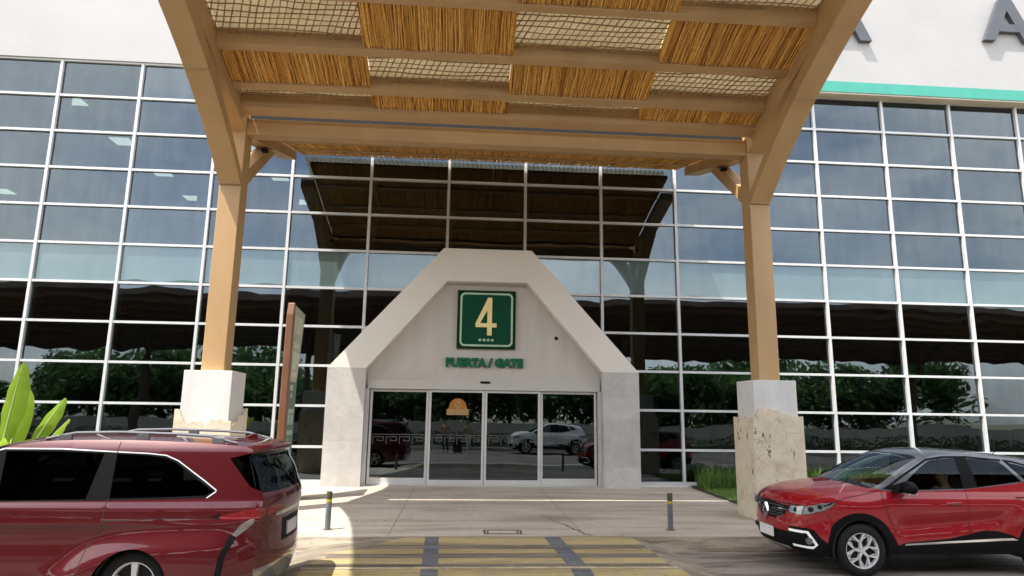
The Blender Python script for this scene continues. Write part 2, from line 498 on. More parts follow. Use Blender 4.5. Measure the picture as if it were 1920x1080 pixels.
# ------------------------------------------------------------------ mesh helpers
class MB:
    def __init__(self):
        self.v, self.f, self.tone, self.n, self.keep = [], [], [], None, False

    def add(self, verts, faces, tone=None):
        o = len(self.v)
        self.v += [tuple(p) for p in verts]
        for f in faces:
            self.f.append(tuple(i + o for i in f))
            self.tone.append(tone)
        return o

    def box(self, x0, x1, y0, y1, z0, z1, tone=None):
        vs = [(x0, y0, z0), (x1, y0, z0), (x1, y1, z0), (x0, y1, z0), (x0, y0, z1), (x1, y0, z1), (x1, y1, z1), (x0, y1, z1)]
        self.add(vs, [(3, 2, 1, 0), (4, 5, 6, 7), (0, 1, 5, 4), (1, 2, 6, 5), (2, 3, 7, 6), (3, 0, 4, 7)], tone)
        return self

    def prism(self, poly, axis, a, b, tone=None):
        """poly: list of 2D points; axis 'x': (y,z), 'y': (x,z), 'z': (x,y)"""
        def P(p, t):
            return {'x': (t, p[0], p[1]), 'y': (p[0], t, p[1]), 'z': (p[0], p[1], t)}[axis]
        n = len(poly)
        vs = [P(p, a) for p in poly] + [P(p, b) for p in poly]
        fs = [tuple(range(n)), tuple(reversed(range(n, 2 * n)))]
        fs += [(i, i + n, (i + 1) % n + n, (i + 1) % n) for i in range(n)]
        self.add(vs, fs, tone)
        return self

    def bar(self, p0, p1, w, h, upv=(0, 0, 1), tone=None):
        p0, p1 = Vector(p0), Vector(p1)
        d = (p1 - p0).normalized()
        s = d.cross(Vector(upv))
        if s.length < 1e-4:
            s = d.cross(Vector((1, 0, 0)))
        s.normalize()
        u = s.cross(d)
        vs = []
        for p in (p0, p1):
            for a, b in ((-1, -1), (1, -1), (1, 1), (-1, 1)):
                vs.append(p + s * a * w / 2 + u * b * h / 2)
        self.add(vs, [(0, 1, 2, 3), (7, 6, 5, 4), (0, 4, 5, 1), (1, 5, 6, 2), (2, 6, 7, 3), (3, 7, 4, 0)], tone)
        return self

    def tube(self, pts, r, n=8, cap=True, tone=None):
        pts = [Vector(p) for p in pts]
        rs = r if isinstance(r, (list, tuple)) else [r] * len(pts)
        rings = []
        prev = None
        for i, p in enumerate(pts):
            d = (pts[min(i + 1, len(pts) - 1)] - pts[max(i - 1, 0)]).normalized()
            s = d.cross(Vector((0, 0, 1))) if prev is None else prev - d * prev.dot(d)
            if s.length < 1e-3:
                s = d.cross(Vector((1, 0, 0)))
            s.normalize()
            prev = s
            u = d.cross(s)
            rings.append([p + (s * math.cos(2 * math.pi * k / n) + u * math.sin(2 * math.pi * k / n)) * rs[i] for k in range(n)])
        vs = [q for ring in rings for q in ring]
        fs = []
        for i in range(len(pts) - 1):
            for k in range(n):
                fs.append((i * n + k, i * n + (k + 1) % n, (i + 1) * n + (k + 1) % n, (i + 1) * n + k))
        if cap:
            fs += [tuple(reversed(range(n))), tuple(range((len(pts) - 1) * n, len(pts) * n))]
        self.add(vs, fs, tone)
        return self

    def lathe(self, prof, c, axis='z', n=32, tone=None):
        """prof: list of (radius, height)"""
        vs, fs = [], []
        for r, h in prof:
            for k in range(n):
                a = 2 * math.pi * k / n
                q = (r * math.cos(a), r * math.sin(a), h)
                if axis == 'y':
                    q = (q[0], h, q[1])
                vs.append((c[0] + q[0], c[1] + q[1], c[2] + q[2]))
        for i in range(len(prof) - 1):
            for k in range(n):
                fs.append((i * n + k, i * n + (k + 1) % n, (i + 1) * n + (k + 1) % n, (i + 1) * n + k))
        self.add(vs, fs, tone)
        return self

    def build(self, name, material, parent=None, smooth=False, bevel=0.0, sub=0):
        me = bpy.data.meshes.new(name)
        off = Vector((0, 0, 0))
        p = parent
        while p is not None:
            off += p.location
            p = p.parent
        me.from_pydata([(a[0] - off.x, a[1] - off.y, a[2] - off.z) for a in self.v], [], self.f)
        if any(t is not None for t in self.tone):
            at = me.attributes.new('tone', 'FLOAT', 'FACE')
            at.data.foreach_set('value', [0.5 if t is None else t for t in self.tone])
        me.update()
        if self.n is None and not self.keep:
            bm = bmesh.new()
            bm.from_mesh(me)
            if bevel:
                bmesh.ops.remove_doubles(bm, verts=bm.verts, dist=1e-5)
            bmesh.ops.recalc_face_normals(bm, faces=bm.faces)
            bm.to_mesh(me)
            bm.free()
        if material:
            me.materials.append(material)
        if smooth or self.n is not None:
            me.polygons.foreach_set('use_smooth', [True] * len(me.polygons))
        if self.n is not None:
            me.normals_split_custom_set_from_vertices([tuple(x) for x in self.n])
        elif smooth:
            me.set_sharp_from_angle(angle=math.radians(smooth if smooth is not True else 40))
        ob = bpy.data.objects.new(name, me)
        COL.objects.link(ob)
        ob.parent = parent
        if bevel:
            md = ob.modifiers.new('edge', 'BEVEL')
            md.width = bevel
            md.segments = 2
            md.limit_method = 'ANGLE'
            md.angle_limit = math.radians(40)
        return ob


def thing(name, label, cat, loc=(0, 0, 0), group=None):
    o = bpy.data.objects.new(name, None)
    o.empty_display_size = 0.2
    COL.objects.link(o)
    o.location = loc
    o['label'] = label
    o['category'] = cat
    if group:
        o['group'] = group
    return o


def tag(o, label, cat, group=None):
    o['label'] = label
    o['category'] = cat
    if group:
        o['group'] = group
    return o


def structure(o):
    o['kind'] = 'structure'
    return o


def dup(root, loc, label, group=None):
    r = root.copy()
    COL.objects.link(r)
    r.location = loc
    r['label'] = label
    if group:
        r['group'] = group
    for ch in list(root.children):
        c = ch.copy()
        COL.objects.link(c)
        c.parent = r
        for g in list(ch.children):
            d = g.copy()
            COL.objects.link(d)
            d.parent = c
    return r


def text_mesh(body, size, loc, depth, offset=0.0, xscale=1.0, shear=0.0):
    cu = bpy.data.curves.new('lettering', 'FONT')
    cu.body = body
    cu.size = size
    cu.extrude = depth
    cu.offset = offset
    cu.shear = shear
    cu.align_x = 'CENTER'
    ob = bpy.data.objects.new('lettering', cu)
    COL.objects.link(ob)
    bpy.context.view_layer.update()
    dg = bpy.context.evaluated_depsgraph_get()
    me = bpy.data.meshes.new_from_object(ob.evaluated_get(dg))
    vs = [(loc[0] + v.co.x * xscale, loc[1] - v.co.z, loc[2] + v.co.y) for v in me.vertices]
    fs = [tuple(p.vertices) for p in me.polygons]
    bpy.data.objects.remove(ob)
    bpy.data.curves.remove(cu)
    bpy.data.meshes.remove(me)
    m = MB()
    m.add(vs, fs)
    return m
#@@SETTING
# ------------------------------------------------------------------ ground, road, pavement
GY = -6.75            # kerb line
RZ = -0.15            # road level


def pave_z(y):
    return max(0.0, 0.0145 * (y + 6.2))


g = MB()
g.add([(-900, -900, RZ - 0.03), (900, -900, RZ - 0.03), (900, 900, RZ - 0.03), (-900, 900, RZ - 0.03)], [(0, 1, 2, 3)])
structure(g.build('ground', M['ground']))
g = MB()
g.add([(-90, -11.6, RZ), (90, -11.6, RZ), (90, -6.0, RZ), (-90, -6.0, RZ)], [(0, 1, 2, 3)])
structure(g.build('road', M['road']))
g = MB()
g.add([(-90, -21.5, RZ), (90, -21.5, RZ), (90, -11.6, RZ), (-90, -11.6, RZ)], [(0, 1, 2, 3)])
structure(g.build('asphalt_road', M['asphalt']))
g = MB()
g.add([(-60, GY, 0), (60, GY, 0), (60, -6.2, 0), (-60, -6.2, 0), (60, 0.3, pave_z(0.3)), (-60, 0.3, pave_z(0.3))], [(0, 1, 2, 3), (3, 2, 4, 5)])
structure(g.build('pavement', M['pave']))
# sloped kerb either side of the raised crossing
for x0, x1 in ((-60.0, -1.60), (2.22, 60.0)):
    g = MB()
    g.prism([(GY, 0.0), (GY, -0.3), (GY - 0.50, -0.3), (GY - 0.46, RZ + 0.012), (GY - 0.05, -0.018)], 'x', x0, x1)
    structure(g.build('kerb', M['kerb']))
# expansion joints in the pavement, thin dark sheets
g = MB()
for x in (-9.6, -5.4, -1.72, 1.42, 5.3, 9.6):
    g.add([(x - 0.006, GY, 0.003), (x + 0.006, GY, 0.003), (x + 0.006, -6.2, 0.003), (x - 0.006, -6.2, 0.003),
           (x + 0.006, -0.3, pave_z(-0.3) + 0.003), (x - 0.006, -0.3, pave_z(-0.3) + 0.003)], [(0, 1, 2, 3), (3, 2, 4, 5)])
structure(g.build('pavement_joints', M['kerb']))
# raised crossing: flat table, ramp to the road
TX0, TX1, TY = -2.55, 2.2, -9.02
g = MB()
g.add([(TX0 + 0.9, GY, -0.004), (TX1 - 0.02, GY, -0.004), (TX1 + 0.05, TY, -0.004), (TX0, TY, -0.004), (TX0 - 0.02, -8.6, -0.004), (TX0 + 0.12, -7.75, -0.004), (TX0 + 0.4, -7.35, -0.004),
       (TX1 + 0.45, GY, RZ), (TX1 + 0.75, -9.6, RZ), (TX1 + 0.3, -10.3, RZ), (TX0 - 0.2, -10.3, RZ), (TX0 - 0.6, -9.4, RZ), (TX0 - 0.5, -8.5, RZ), (TX0 - 0.35, GY, -0.13)],
      [(0, 6, 5, 4, 3, 2, 1), (1, 2, 8, 7), (2, 9, 8), (2, 3, 10, 9), (3, 11, 10), (3, 4, 12, 11), (4, 5, 12), (5, 6, 13, 12), (6, 0, 13)])
structure(g.build('raised_crossing', M['kerb']))


def inset_x(y):
    lx = TX0 + 0.02 if y < -8.5 else TX0 + 0.02 + (0.16 if y < -7.75 else 0.42 + (y + 7.75) * 0.75)
    return lx, TX1 - 0.04


g, gd = MB(), MB()
rows = [(-6.80, -7.42, 0), (-7.42, -7.74, 1), (-7.74, -8.06, 0), (-8.06, -8.36, 1), (-8.36, -8.70, 0), (-8.70, -8.95, 1)]
for y0, y1, k in rows:
    a, b = inset_x(y0)
    c, d = inset_x(y1)
    (gd if k else g).add([(a, y0, 0.0), (c, y1, 0.0), (d, y1, 0.0), (b, y0, 0.0)], [(0, 1, 2, 3)])
nz = lambda y: RZ + (y + 10.3) / (10.3 - 9.02) * 0.15 + 0.006
for y0, y1, k in ((-9.03, -9.45, 0), (-9.45, -9.75, 1), (-9.75, -10.15, 0)):
    (gd if k else g).add([(TX0 + 0.03, y0, nz(y0)), (TX0 + 0.0, y1, nz(y1)), (TX1 + 0.1, y1, nz(y1)), (TX1, y0, nz(y0))], [(0, 1, 2, 3)])
structure(g.build('crossing_stripes', M['stripe_yellow']))
structure(gd.build('crossing_dark_stripes', M['stripe_dark']))
g = MB()
for x0, x1 in ((-1.13, -0.92), (0.74, 0.99)):
    g.add([(x0, -6.79, 0.004), (x0 + .06, -9.02, 0.004), (x1 + .06, -9.02, 0.004), (x1, -6.79, 0.004)], [(0, 1, 2, 3)])
    g.add([(x0 + .06, -9.05, nz(-9.05) + .004), (x0 + .08, -10.1, nz(-10.1) + .004), (x1 + .08, -10.1, nz(-10.1) + .004), (x1 + .06, -9.05, nz(-9.05) + .004)], [(0, 1, 2, 3)])
structure(g.build('crossing_walk_strips', M['strip_grey']))
g = MB()
g.add([(TX0, -8.93, 0.007), (TX0, -9.018, 0.007), (-1.02, -9.018, 0.007), (-1.02, -8.92, 0.007), (0.96, -8.92, 0.007), (0.96, -9.018, 0.007), (TX1, -9.018, 0.007), (TX1, -8.93, 0.007)],
      [(0, 1, 2, 3), (3, 2, 5, 4), (4, 5, 6, 7)])
structure(g.build('crossing_edge_line', M['stripe_pale']))
# drain cover by the kerb
dc = MB()
for a in ((-0.20, 0.42, -6.52, -6.50), (-0.20, 0.42, -6.18, -6.16), (-0.20, -0.18, -6.50, -6.18), (0.40, 0.42, -6.50, -6.18)):
    dc.box(a[0], a[1], a[2], a[3], 0.001, 0.006)
dc.box(-0.15, -0.12, -6.4, -6.3, 0.001, 0.008)
dc.box(0.34, 0.37, -6.4, -6.3, 0.001, 0.008)
tag(dc.build('drain_cover', M['black']), 'rectangular drain cover outlined in the pavement before the crossing', 'drain cover')
ck = MB()
rc = random.Random(8)
pts = [(0.92, -4.6), (1.05, -5.0), (1.22, -5.6), (1.36, -6.1), (1.52, -6.74)]
fine = []
for (a, b), (c, d) in zip(pts, pts[1:]):
    for q in range(6):
        fine.append((a + (c - a) * q / 6 + rc.gauss(0, 0.012), b + (d - b) * q / 6))
for i in range(len(fine) - 1):
    (a, b), (c, d) = fine[i], fine[i + 1]
    w0, w1 = 0.006 + 0.030 * i / len(fine) * rc.random(), 0.006 + 0.03 * (i + 1) / len(fine) * rc.random()
    ck.add([(a - w0, b, pave_z(b) + .004), (c - w1, d, pave_z(d) + .004), (c + w1, d, pave_z(d) + .004), (a + w0, b, pave_z(b) + .004)], [(0, 1, 2, 3)])
structure(ck.build('pavement_crack', M['strip_grey']))
# lawn beds beside the pavement
for x0, x1, y0 in ((5.42, 26.0, -3.9), (-26.0, -5.9, -3.9), (-26.0, -7.6, -6.1)):
    g = MB()
    zz = [pave_z(y0) + 0.03, pave_z(-0.1) + 0.05]
    g.add([(x0, y0, zz[0]), (x1, y0, zz[0]), (x1, -0.1, zz[1]), (x0, -0.1, zz[1])], [(0, 1, 2, 3)])
    structure(g.build('lawn_bed', M['lawn_soil']))


def blades(x0, x1, y0, y1, n, hmin, hmax, w, zf, lean=0.35, seed=1, tlo=0.0, thi=1.0):
    r = random.Random(seed)
    m = MB()
    for _ in range(n):
        x, y = r.uniform(x0, x1), r.uniform(y0, y1)
        h = r.uniform(hmin, hmax)
        a = r.uniform(0, 6.283)
        dx, dy = math.cos(a) * h * lean * r.random(), math.sin(a) * h * lean * r.random()
        b = r.uniform(0, 3.14)
        wx, wy = math.cos(b) * w / 2, math.sin(b) * w / 2
        z = zf(y)
        t = r.uniform(tlo, thi)
        m.add([(x - wx, y - wy, z), (x + wx, y + wy, z), (x + dx * .5 + wx * .7, y + dy * .5 + wy * .7, z + h * .6), (x + dx * .5 - wx * .7, y + dy * .5 - wy * .7, z + h * .6), (x + dx, y + dy, z + h)],
              [(0, 1, 2, 3), (3, 2, 4)], t)
    return m


gz = lambda y: pave_z(y) + 0.02
o = blades(5.45, 12, -3.85, -0.9, 9000, 0.05, 0.12, 0.014, gz, seed=3, tlo=.45).build('lawn', M['grass'])
o['kind'] = 'stuff'
o = blades(5.5, 12.5, -1.0, -0.25, 4200, 0.25, 0.62, 0.016, gz, 0.55, seed=4, thi=.75).build('tall_ornamental_grass', M['grass'])
o['kind'] = 'stuff'
o = blades(-14, -5.95, -3.85, -0.2, 5000, 0.06, 0.3, 0.016, gz, seed=5).build('lawn', M['grass'])
o['kind'] = 'stuff'

# ------------------------------------------------------------------ airport terminal
ROW, BAY = 1.03, 2.135
VX = lambda i: -11.787 + i * BAY
HZ = lambda k: (11 - k) * ROW
GLASS_TOP = HZ(0)
term = thing('terminal_building', 'long white airport terminal with a gridded glass curtain wall', 'building', (0, 0, 0))
I0, I1 = -4, 18
f = MB()
f.box(VX(I0), 0.0, -0.10, 0.35, GLASS_TOP + 0.02, 17.5)
f.build('fascia', M['white_wall'], term)
f = MB()
f.box(0.0, VX(I1), -0.35, 0.35, GLASS_TOP + 0.36, 17.5)
f.build('fascia', M['white_wall'], term)
f = MB()
f.box(0.0, VX(I1), -0.365, 0.3, GLASS_TOP + 0.03, GLASS_TOP + 0.36)
f.build('teal_band', M['teal'], term)['label'] = 'teal band under the right hand fascia'
f = MB()
f.box(0.0, VX(I1), -0.34, 0.3, GLASS_TOP - 0.02, GLASS_TOP + 0.03)
f.build('soffit', M['soffit'], term)
# sill kerb at the foot of the glass
f = MB()
for a, b in ((VX(I0), -4.0), (4.0, VX(I1))):
    f.box(a, b, -0.09, 0.25, 0.0, 0.15)
f.build('sill', M['white_conc'], term)


def portal_hw(z, pad=0.0):
    """half width of the solid entrance portal at height z (0 above it)"""
    if z < 3.03:
        h = 4.05
    elif z < 6.26:
        h = 4.05 - (z - 3.03) * (4.05 - 1.18) / (6.26 - 3.03)
    else:
        return 0.0
    return max(0.0, h - pad)


# interior seen through the glass
f = MB()
X0, X1 = VX(I0), VX(I1)
f.box(X0, X1, 14.0, 14.2, 0.0, GLASS_TOP)
f.box(X0 - .2, X0, 0.3, 14.0, 0.0, GLASS_TOP)
f.box(X1, X1 + .2, 0.3, 14.0, 0.0, GLASS_TOP)
f.build('interior_wall', M['interior'], term)
f = MB()
f.box(X0, X1, 0.25, 14.0, -0.05, 0.06)
f.build('interior_floor', M['interior_floor'], term)
f = MB()
f.box(X0, X1, 0.45, 14.0, 10.62, 11.6)
f.build('interior_ceiling', M['interior'], term)
f = MB()
f.box(X0, X1, 0.75, 9.0, 5.35, 6.02)
f.build('gallery_slab', M['slab_edge'], term)
f = MB()
f.box(X0, X1, 0.35, 30.0, 17.0, 17.5)
f.build('roof', M['white_wall'], term)
for x in (-19.5, -12.0, -7.7):
    for k in range(4):
        q = MB()
        y = 0.95 + k * 2.97
        q.box(x - 0.3, x + 0.3, y - 0.3, y + 0.3, 10.59, 10.618)
        q.build('ceiling_light', M['panel_light'], term)
# columns and glazing fins behind the glass
f = MB()
for i in range(I0, I1 + 1):
    x = VX(i)
    if abs(x) < 4.2:
        f.box(x + 0.03, x + 0.12, 0.10, 0.42, 6.3, GLASS_TOP)
    else:
        f.box(x + 0.03, x + 0.12, 0.10, 0.42, 0.15, GLASS_TOP)
f.build('glazing_fins', M['fin'], term)
f = MB()
for x in (-17, -9.5, -5.5, 6.6, 13.5, 20):
    f.tube([(x, 5.0, 0), (x, 5.0, 10.6)], 0.35, 16)
f.build('interior_columns', M['interior'], term, smooth=True)

# curtain wall: one frame part per bay, one pane sub-part per light
panes = []
for i in range(I0, I1):
    xa, xb = VX(i), VX(i + 1)
    f = MB()
    # left mullion of the bay
    zb = 0.15
    if abs(xa) < 4.05:
        zb = 3.03 + (4.05 - abs(xa)) / (4.05 - 1.18) * 3.23 - 0.25
        zb = min(zb, 6.1)
    f.box(xa - 0.036, xa + 0.036, -0.06, 0.09, zb, GLASS_TOP)
    for k in range(0, 12):
        z = HZ(k) if k < 11 else 0.185
        h = 0.031
        xs, xe = xa + 0.036, xb - 0.036
        hw = portal_hw(z, 0.15)
        spans = [(xs, xe)] if hw <= 0 else [(xs, min(xe, -hw)), (max(xs, hw), xe)]
        for s, e in spans:
            if e - s > 0.02:
                f.box(s, e, -0.048, 0.08, z - h, z + h)
    bay = f.build('window_bay', M['mullion'], term)
    for k in range(11):
        zt, zl = HZ(k) - 0.036, (HZ(k + 1) if k < 10 else 0.185) + 0.036
        hw = portal_hw(zl, 0.0)
        xs, xe = xa + 0.042, xb - 0.042
        hwt = portal_hw(zt, 0.25)
        if hwt > 0 and xs > -hwt and xe < hwt:
            continue
        cx_, cz_ = (xs + xe) / 2, (zt + zl) / 2
        vis = 1.0 / (1 + abs(cx_ - 1.5) * 0.05)
        if -13.9 > xs or xe > 18.1:
            vis = 0.01
        if abs(cx_) < 5.2 and cz_ > 8.6:
            vis = 0.02
        panes.append((vis, xs, xe, zl, zt, bay, random.random()))
panes.sort(key=lambda p: -p[0])
rest, rest_s = MB(), MB()
rest.keep = rest_s.keep = True
rp = random.Random(11)
for n_, (vis, xs, xe, zl, zt, bay, rr) in enumerate(panes):
    spandrel = abs(zl - (HZ(6) + 0.036)) < 0.01
    q = MB() if n_ < 100 else (rest_s if spandrel else rest)
    q.keep = True
    tx, tz = rp.gauss(0, 0.0018), rp.gauss(0, 0.0022)
    dz = (zt - zl) / 2 * tz
    dx = (xe - xs) / 2 * tx
    # thin double sided unit seen as one reflecting sheet, each light seated a hair out of plane
    q.add([(xs, 0.02 - dx - dz, zl), (xe, 0.02 + dx - dz, zl), (xe, 0.02 + dx + dz, zt), (xs, 0.02 - dx + dz, zt)], [(0, 1, 2, 3)])
    if n_ < 100:
        q.build('glass_pane', M['spandrel' if spandrel else 'glass'], bay)
ob = rest.build('glass_pane', M['glass'], term)
ob['kind'] = 'stuff'
if rest_s.v:
    ob = rest_s.build('spandrel_pane', M['spandrel'], term)
    ob['kind'] = 'stuff'


def letter_A(cx, zb, h, w, label):
    t = 0.27
    m = MB()
    hw = w / 2
    ap = 0.20
    for s in (-1, 1):
        m.prism([(cx + s * hw, zb), (cx + s * (hw - 0.36), zb), (cx + s * 0.0, zb + h - 0.38), (cx, zb + h), (cx + s * ap, zb + h)], 'y', -0.50 if s < 0 else -0.498, -0.36)
    m.prism([(cx - hw * .58, zb + h * .22), (cx + hw * .58, zb + h * .22), (cx + hw * .40, zb + h * .40), (cx - hw * .40, zb + h * .40)], 'y', -0.494, -0.36)
    o = m.build('sign_letter', M['letters'])
    return tag(o, label, 'letter', 'large grey letters on the white fascia')


letter_A(10.50, 12.98, 1.40, 1.62, 'dark grey letter A half hidden behind the canopy beam')
letter_A(15.72, 13.24, 1.40, 1.66, 'dark grey letter A standing clear on the white fascia')

# ------------------------------------------------------------------ entrance portal
port = thing('entrance_portal', 'pale angular stone and plaster entrance portal with sliding glass doors', 'entrance', (0, 0, 0))
outer = [(-4.05, 3.03), (-1.18, 6.26), (1.18, 6.26), (4.05, 3.03)]
inner = [(-3.08, 3.03), (-1.07, 5.37), (1.07, 5.37), (3.08, 3.03)]
f = MB()
for i in range(3):
    f.prism([outer[i], outer[i + 1], inner[i + 1], inner[i]], 'y', -0.35, 0.12)
bm_frame = f.build('portal_arch', M['cream'], port)
for s in (-1, 1):
    f = MB()
    f.box(min(s * 4.05, s * 3.08), max(s * 4.05, s * 3.08), -0.348, 0.12, 0.0, 3.03)
    f.build('portal_leg', M['portal_stone'], port)
f = MB()
f.prism([(-3.08, 2.60), (-3.08, 3.03), (-1.07, 5.37), (1.07, 5.37), (3.08, 3.03), (3.08, 2.60)], 'y', -0.05, 0.10)
f.build('gable_panel', M['cream_back'], port)
f = MB()
f.box(-3.06, 3.06, -0.075, -0.05, 2.60, 2.93)
f.box(-3.04, 3.04, -0.14, -0.076, 2.52, 2.76)
f.build('door_header', M['door_header'], port)
f = MB()
for s in (-1, 1):
    f.box(min(s * 3.08, s * 2.99), max(s * 3.08, s * 2.99), -0.11, 0.1, 0.08, 2.53)
f.box(-2.99, 2.99, -0.10, 0.1, 0.075, 0.105)
f.build('door_jamb', M['door_frame'], port)
f = MB()
f.box(-0.13, 0.13, -0.17, -0.141, 2.69, 2.745)
f.build('motion_sensor', M['black'], port, bevel=0.01)
f = MB()
f.lathe([(0.0, -0.10), (0.03, -0.095), (0.045, -0.07), (0.05, -0.05)], (1.89, 0, 3.93), 'y', 16)
f.build('security_camera', M['black'], port, smooth=True)


def meander(m, xs, xe, z0, h, y):
    """frosted stepped key pattern across one door leaf"""
    t = 0.022
    m.box(xs, xe, y, y + .001, z0 + h - t, z0 + h)
    u = (xe - xs) / 4
    for k in range(4):
        x = xs + k * u + 0.02
        w = u - 0.05
        z1 = z0 + h - 0.06
        m.box(x, x + w, y, y + .001, z1 - t, z1)
        m.box(x, x + t, y, y + .001, z0, z1 - t)
        m.box(x + w - t, x + w, y, y + .001, z0 + .07, z1 - t)
        m.box(x + w * .4, x + w - t, y, y + .001, z0 + .07, z0 + .07 + t)
        m.box(x + w * .4, x + w * .4 + t, y, y + .001, z0 + .07 + t, z0 + .13)


xd = [-2.97, -1.455, 0.0, 1.47, 2.97]
for k in range(4):
    a, b = xd[k] + 0.006, xd[k + 1] - 0.006
    y0 = -0.04 if k in (0, 3) else -0.085
    zb, zt = 0.11, 2.51
    fr = 0.06
    lb = 0.13 if k in (1, 2) else 0.17
    f = MB()
    f.box(a, a + fr, y0, y0 + 0.045, zb, zt)
    f.box(b - fr, b, y0, y0 + 0.045, zb, zt)
    f.box(a + fr, b - fr, y0, y0 + 0.044, zb, zb + lb)
    f.box(a + fr, b - fr, y0, y0 + 0.044, zt - 0.06, zt)
    d = f.build('door_leaf', M['door_frame'], port)
    q = MB()
    q.keep = True
    q.add([(a + fr, y0 + .022, zb + lb), (b - fr, y0 + .022, zb + lb), (b - fr, y0 + .022, zt - .06), (a + fr, y0 + .022, zt - .06)], [(0, 1, 2, 3)])
    q.build('door_glass', M['door_glass'], d)
    q = MB()
    meander(q, a + fr + .02, b - fr - .02, 1.12, 0.25, y0 + .018)
    q.build('key_pattern_film', M['frost'], d)
    if k == 1:
        q = MB()
        cx_ = -0.70
        pts = [(cx_ + 0.23 * math.cos(t), 2.06 + 0.24 * math.sin(t)) for t in [math.pi * j / 14 for j in range(15)]]
        q.prism([(cx_ - .26, 2.02), (cx_ + .26, 2.02)] + pts, 'y', y0 + .010, y0 + .016)
        q.build('dome_sticker', M['orange'], d)
        q = MB()
        q.box(cx_ - .29, cx_ + .29, y0 + .010, y0 + .0165, 1.87, 2.02)
        q.lathe([(0.05, y0 + .006), (0.10, y0 + .006), (0.10, y0 + .010)], (cx_, 0, 2.13), 'y', 20)
        q.build('sticker_base', M['orange_pale'], d)

# green gate sign, its lettering
gs = thing('gate_sign', 'green square gate sign with a cream yellow number 4', 'sign', (0, -0.05, 4.38))
f = MB()
f.box(-0.78, 0.78, -0.13, -0.05, 3.60, 5.17)
f.build('sign_panel', M['sign_edge'], gs)


def rrect(x0, x1, z0, z1, r, n=8):
    out = []
    for cx_, cz_, a0 in ((x1 - r, z1 - r, 0), (x0 + r, z1 - r, 90), (x0 + r, z0 + r, 180), (x1 - r, z0 + r, 270)):
        for j in range(n + 1):
            a = math.radians(a0 + 90 * j / n)
            out.append((cx_ + r * math.cos(a), cz_ + r * math.sin(a)))
    return out


f = MB()
f.prism(rrect(-0.655, 0.655, 3.715, 5.055, 0.09), 'y', -0.136, -0.13)
f.build('sign_face', M['sign_green'], gs)
f = MB()
oo, ii = rrect(-0.705, 0.705, 3.665, 5.105, 0.13), rrect(-0.655, 0.655, 3.715, 5.055, 0.09)
n = len(oo)
vs = [(x, -0.140, z) for x, z in oo] + [(x, -0.140, z) for x, z in ii]
f.add(vs, [(i, (i + 1) % n, n + (i + 1) % n, n + i) for i in range(n)])
f.build('sign_border', M['sign_line'], gs)
f = MB()
f.prism([(0.02, 3.96), (0.145, 3.96), (0.145, 4.975), (0.02, 4.975)], 'y', -0.160, -0.137)
f.prism([(-0.29, 4.175), (0.27, 4.175), (0.27, 4.285), (-0.29, 4.285)], 'y', -0.159, -0.1371)
f.prism([(-0.29, 4.28), (-0.17, 4.28), (0.15, 4.88), (0.13, 4.975), (0.035, 4.975)], 'y', -0.1585, -0.1372)
f.build('numeral', M['sign_yellow'], gs)
f = MB()
for k in range(4):
    f.lathe([(0.0, -0.158), (0.038, -0.158), (0.038, -0.137)], (-0.165 + 0.11 * k, 0, 3.835), 'y', 14)
f.build('sign_dots', M['sign_line'], gs)
gl = text_mesh('PUERTA / GATE', 0.30, (-0.03, -0.085, 3.135), 0.035, 0.020, 0.98).build('gate_lettering', M['green_letters'])
tag(gl, 'raised green PUERTA / GATE lettering under the number sign', 'lettering')
# ------------------------------------------------------------------ entrance canopy
can = thing('entrance_canopy', 'big tan framed entrance canopy with checkered reed and woven panels', 'canopy', (0.095, -4.8, 0))
P = lambda y: 7.60 + 0.30 * (-5.0 - y)         # underside of the front slope
PR = lambda y: 7.60 + 0.240 * (y + 5.0)          # underside of the rear slope
YF, YR = -13.2, -0.13
CX = (-5.24, 5.43)
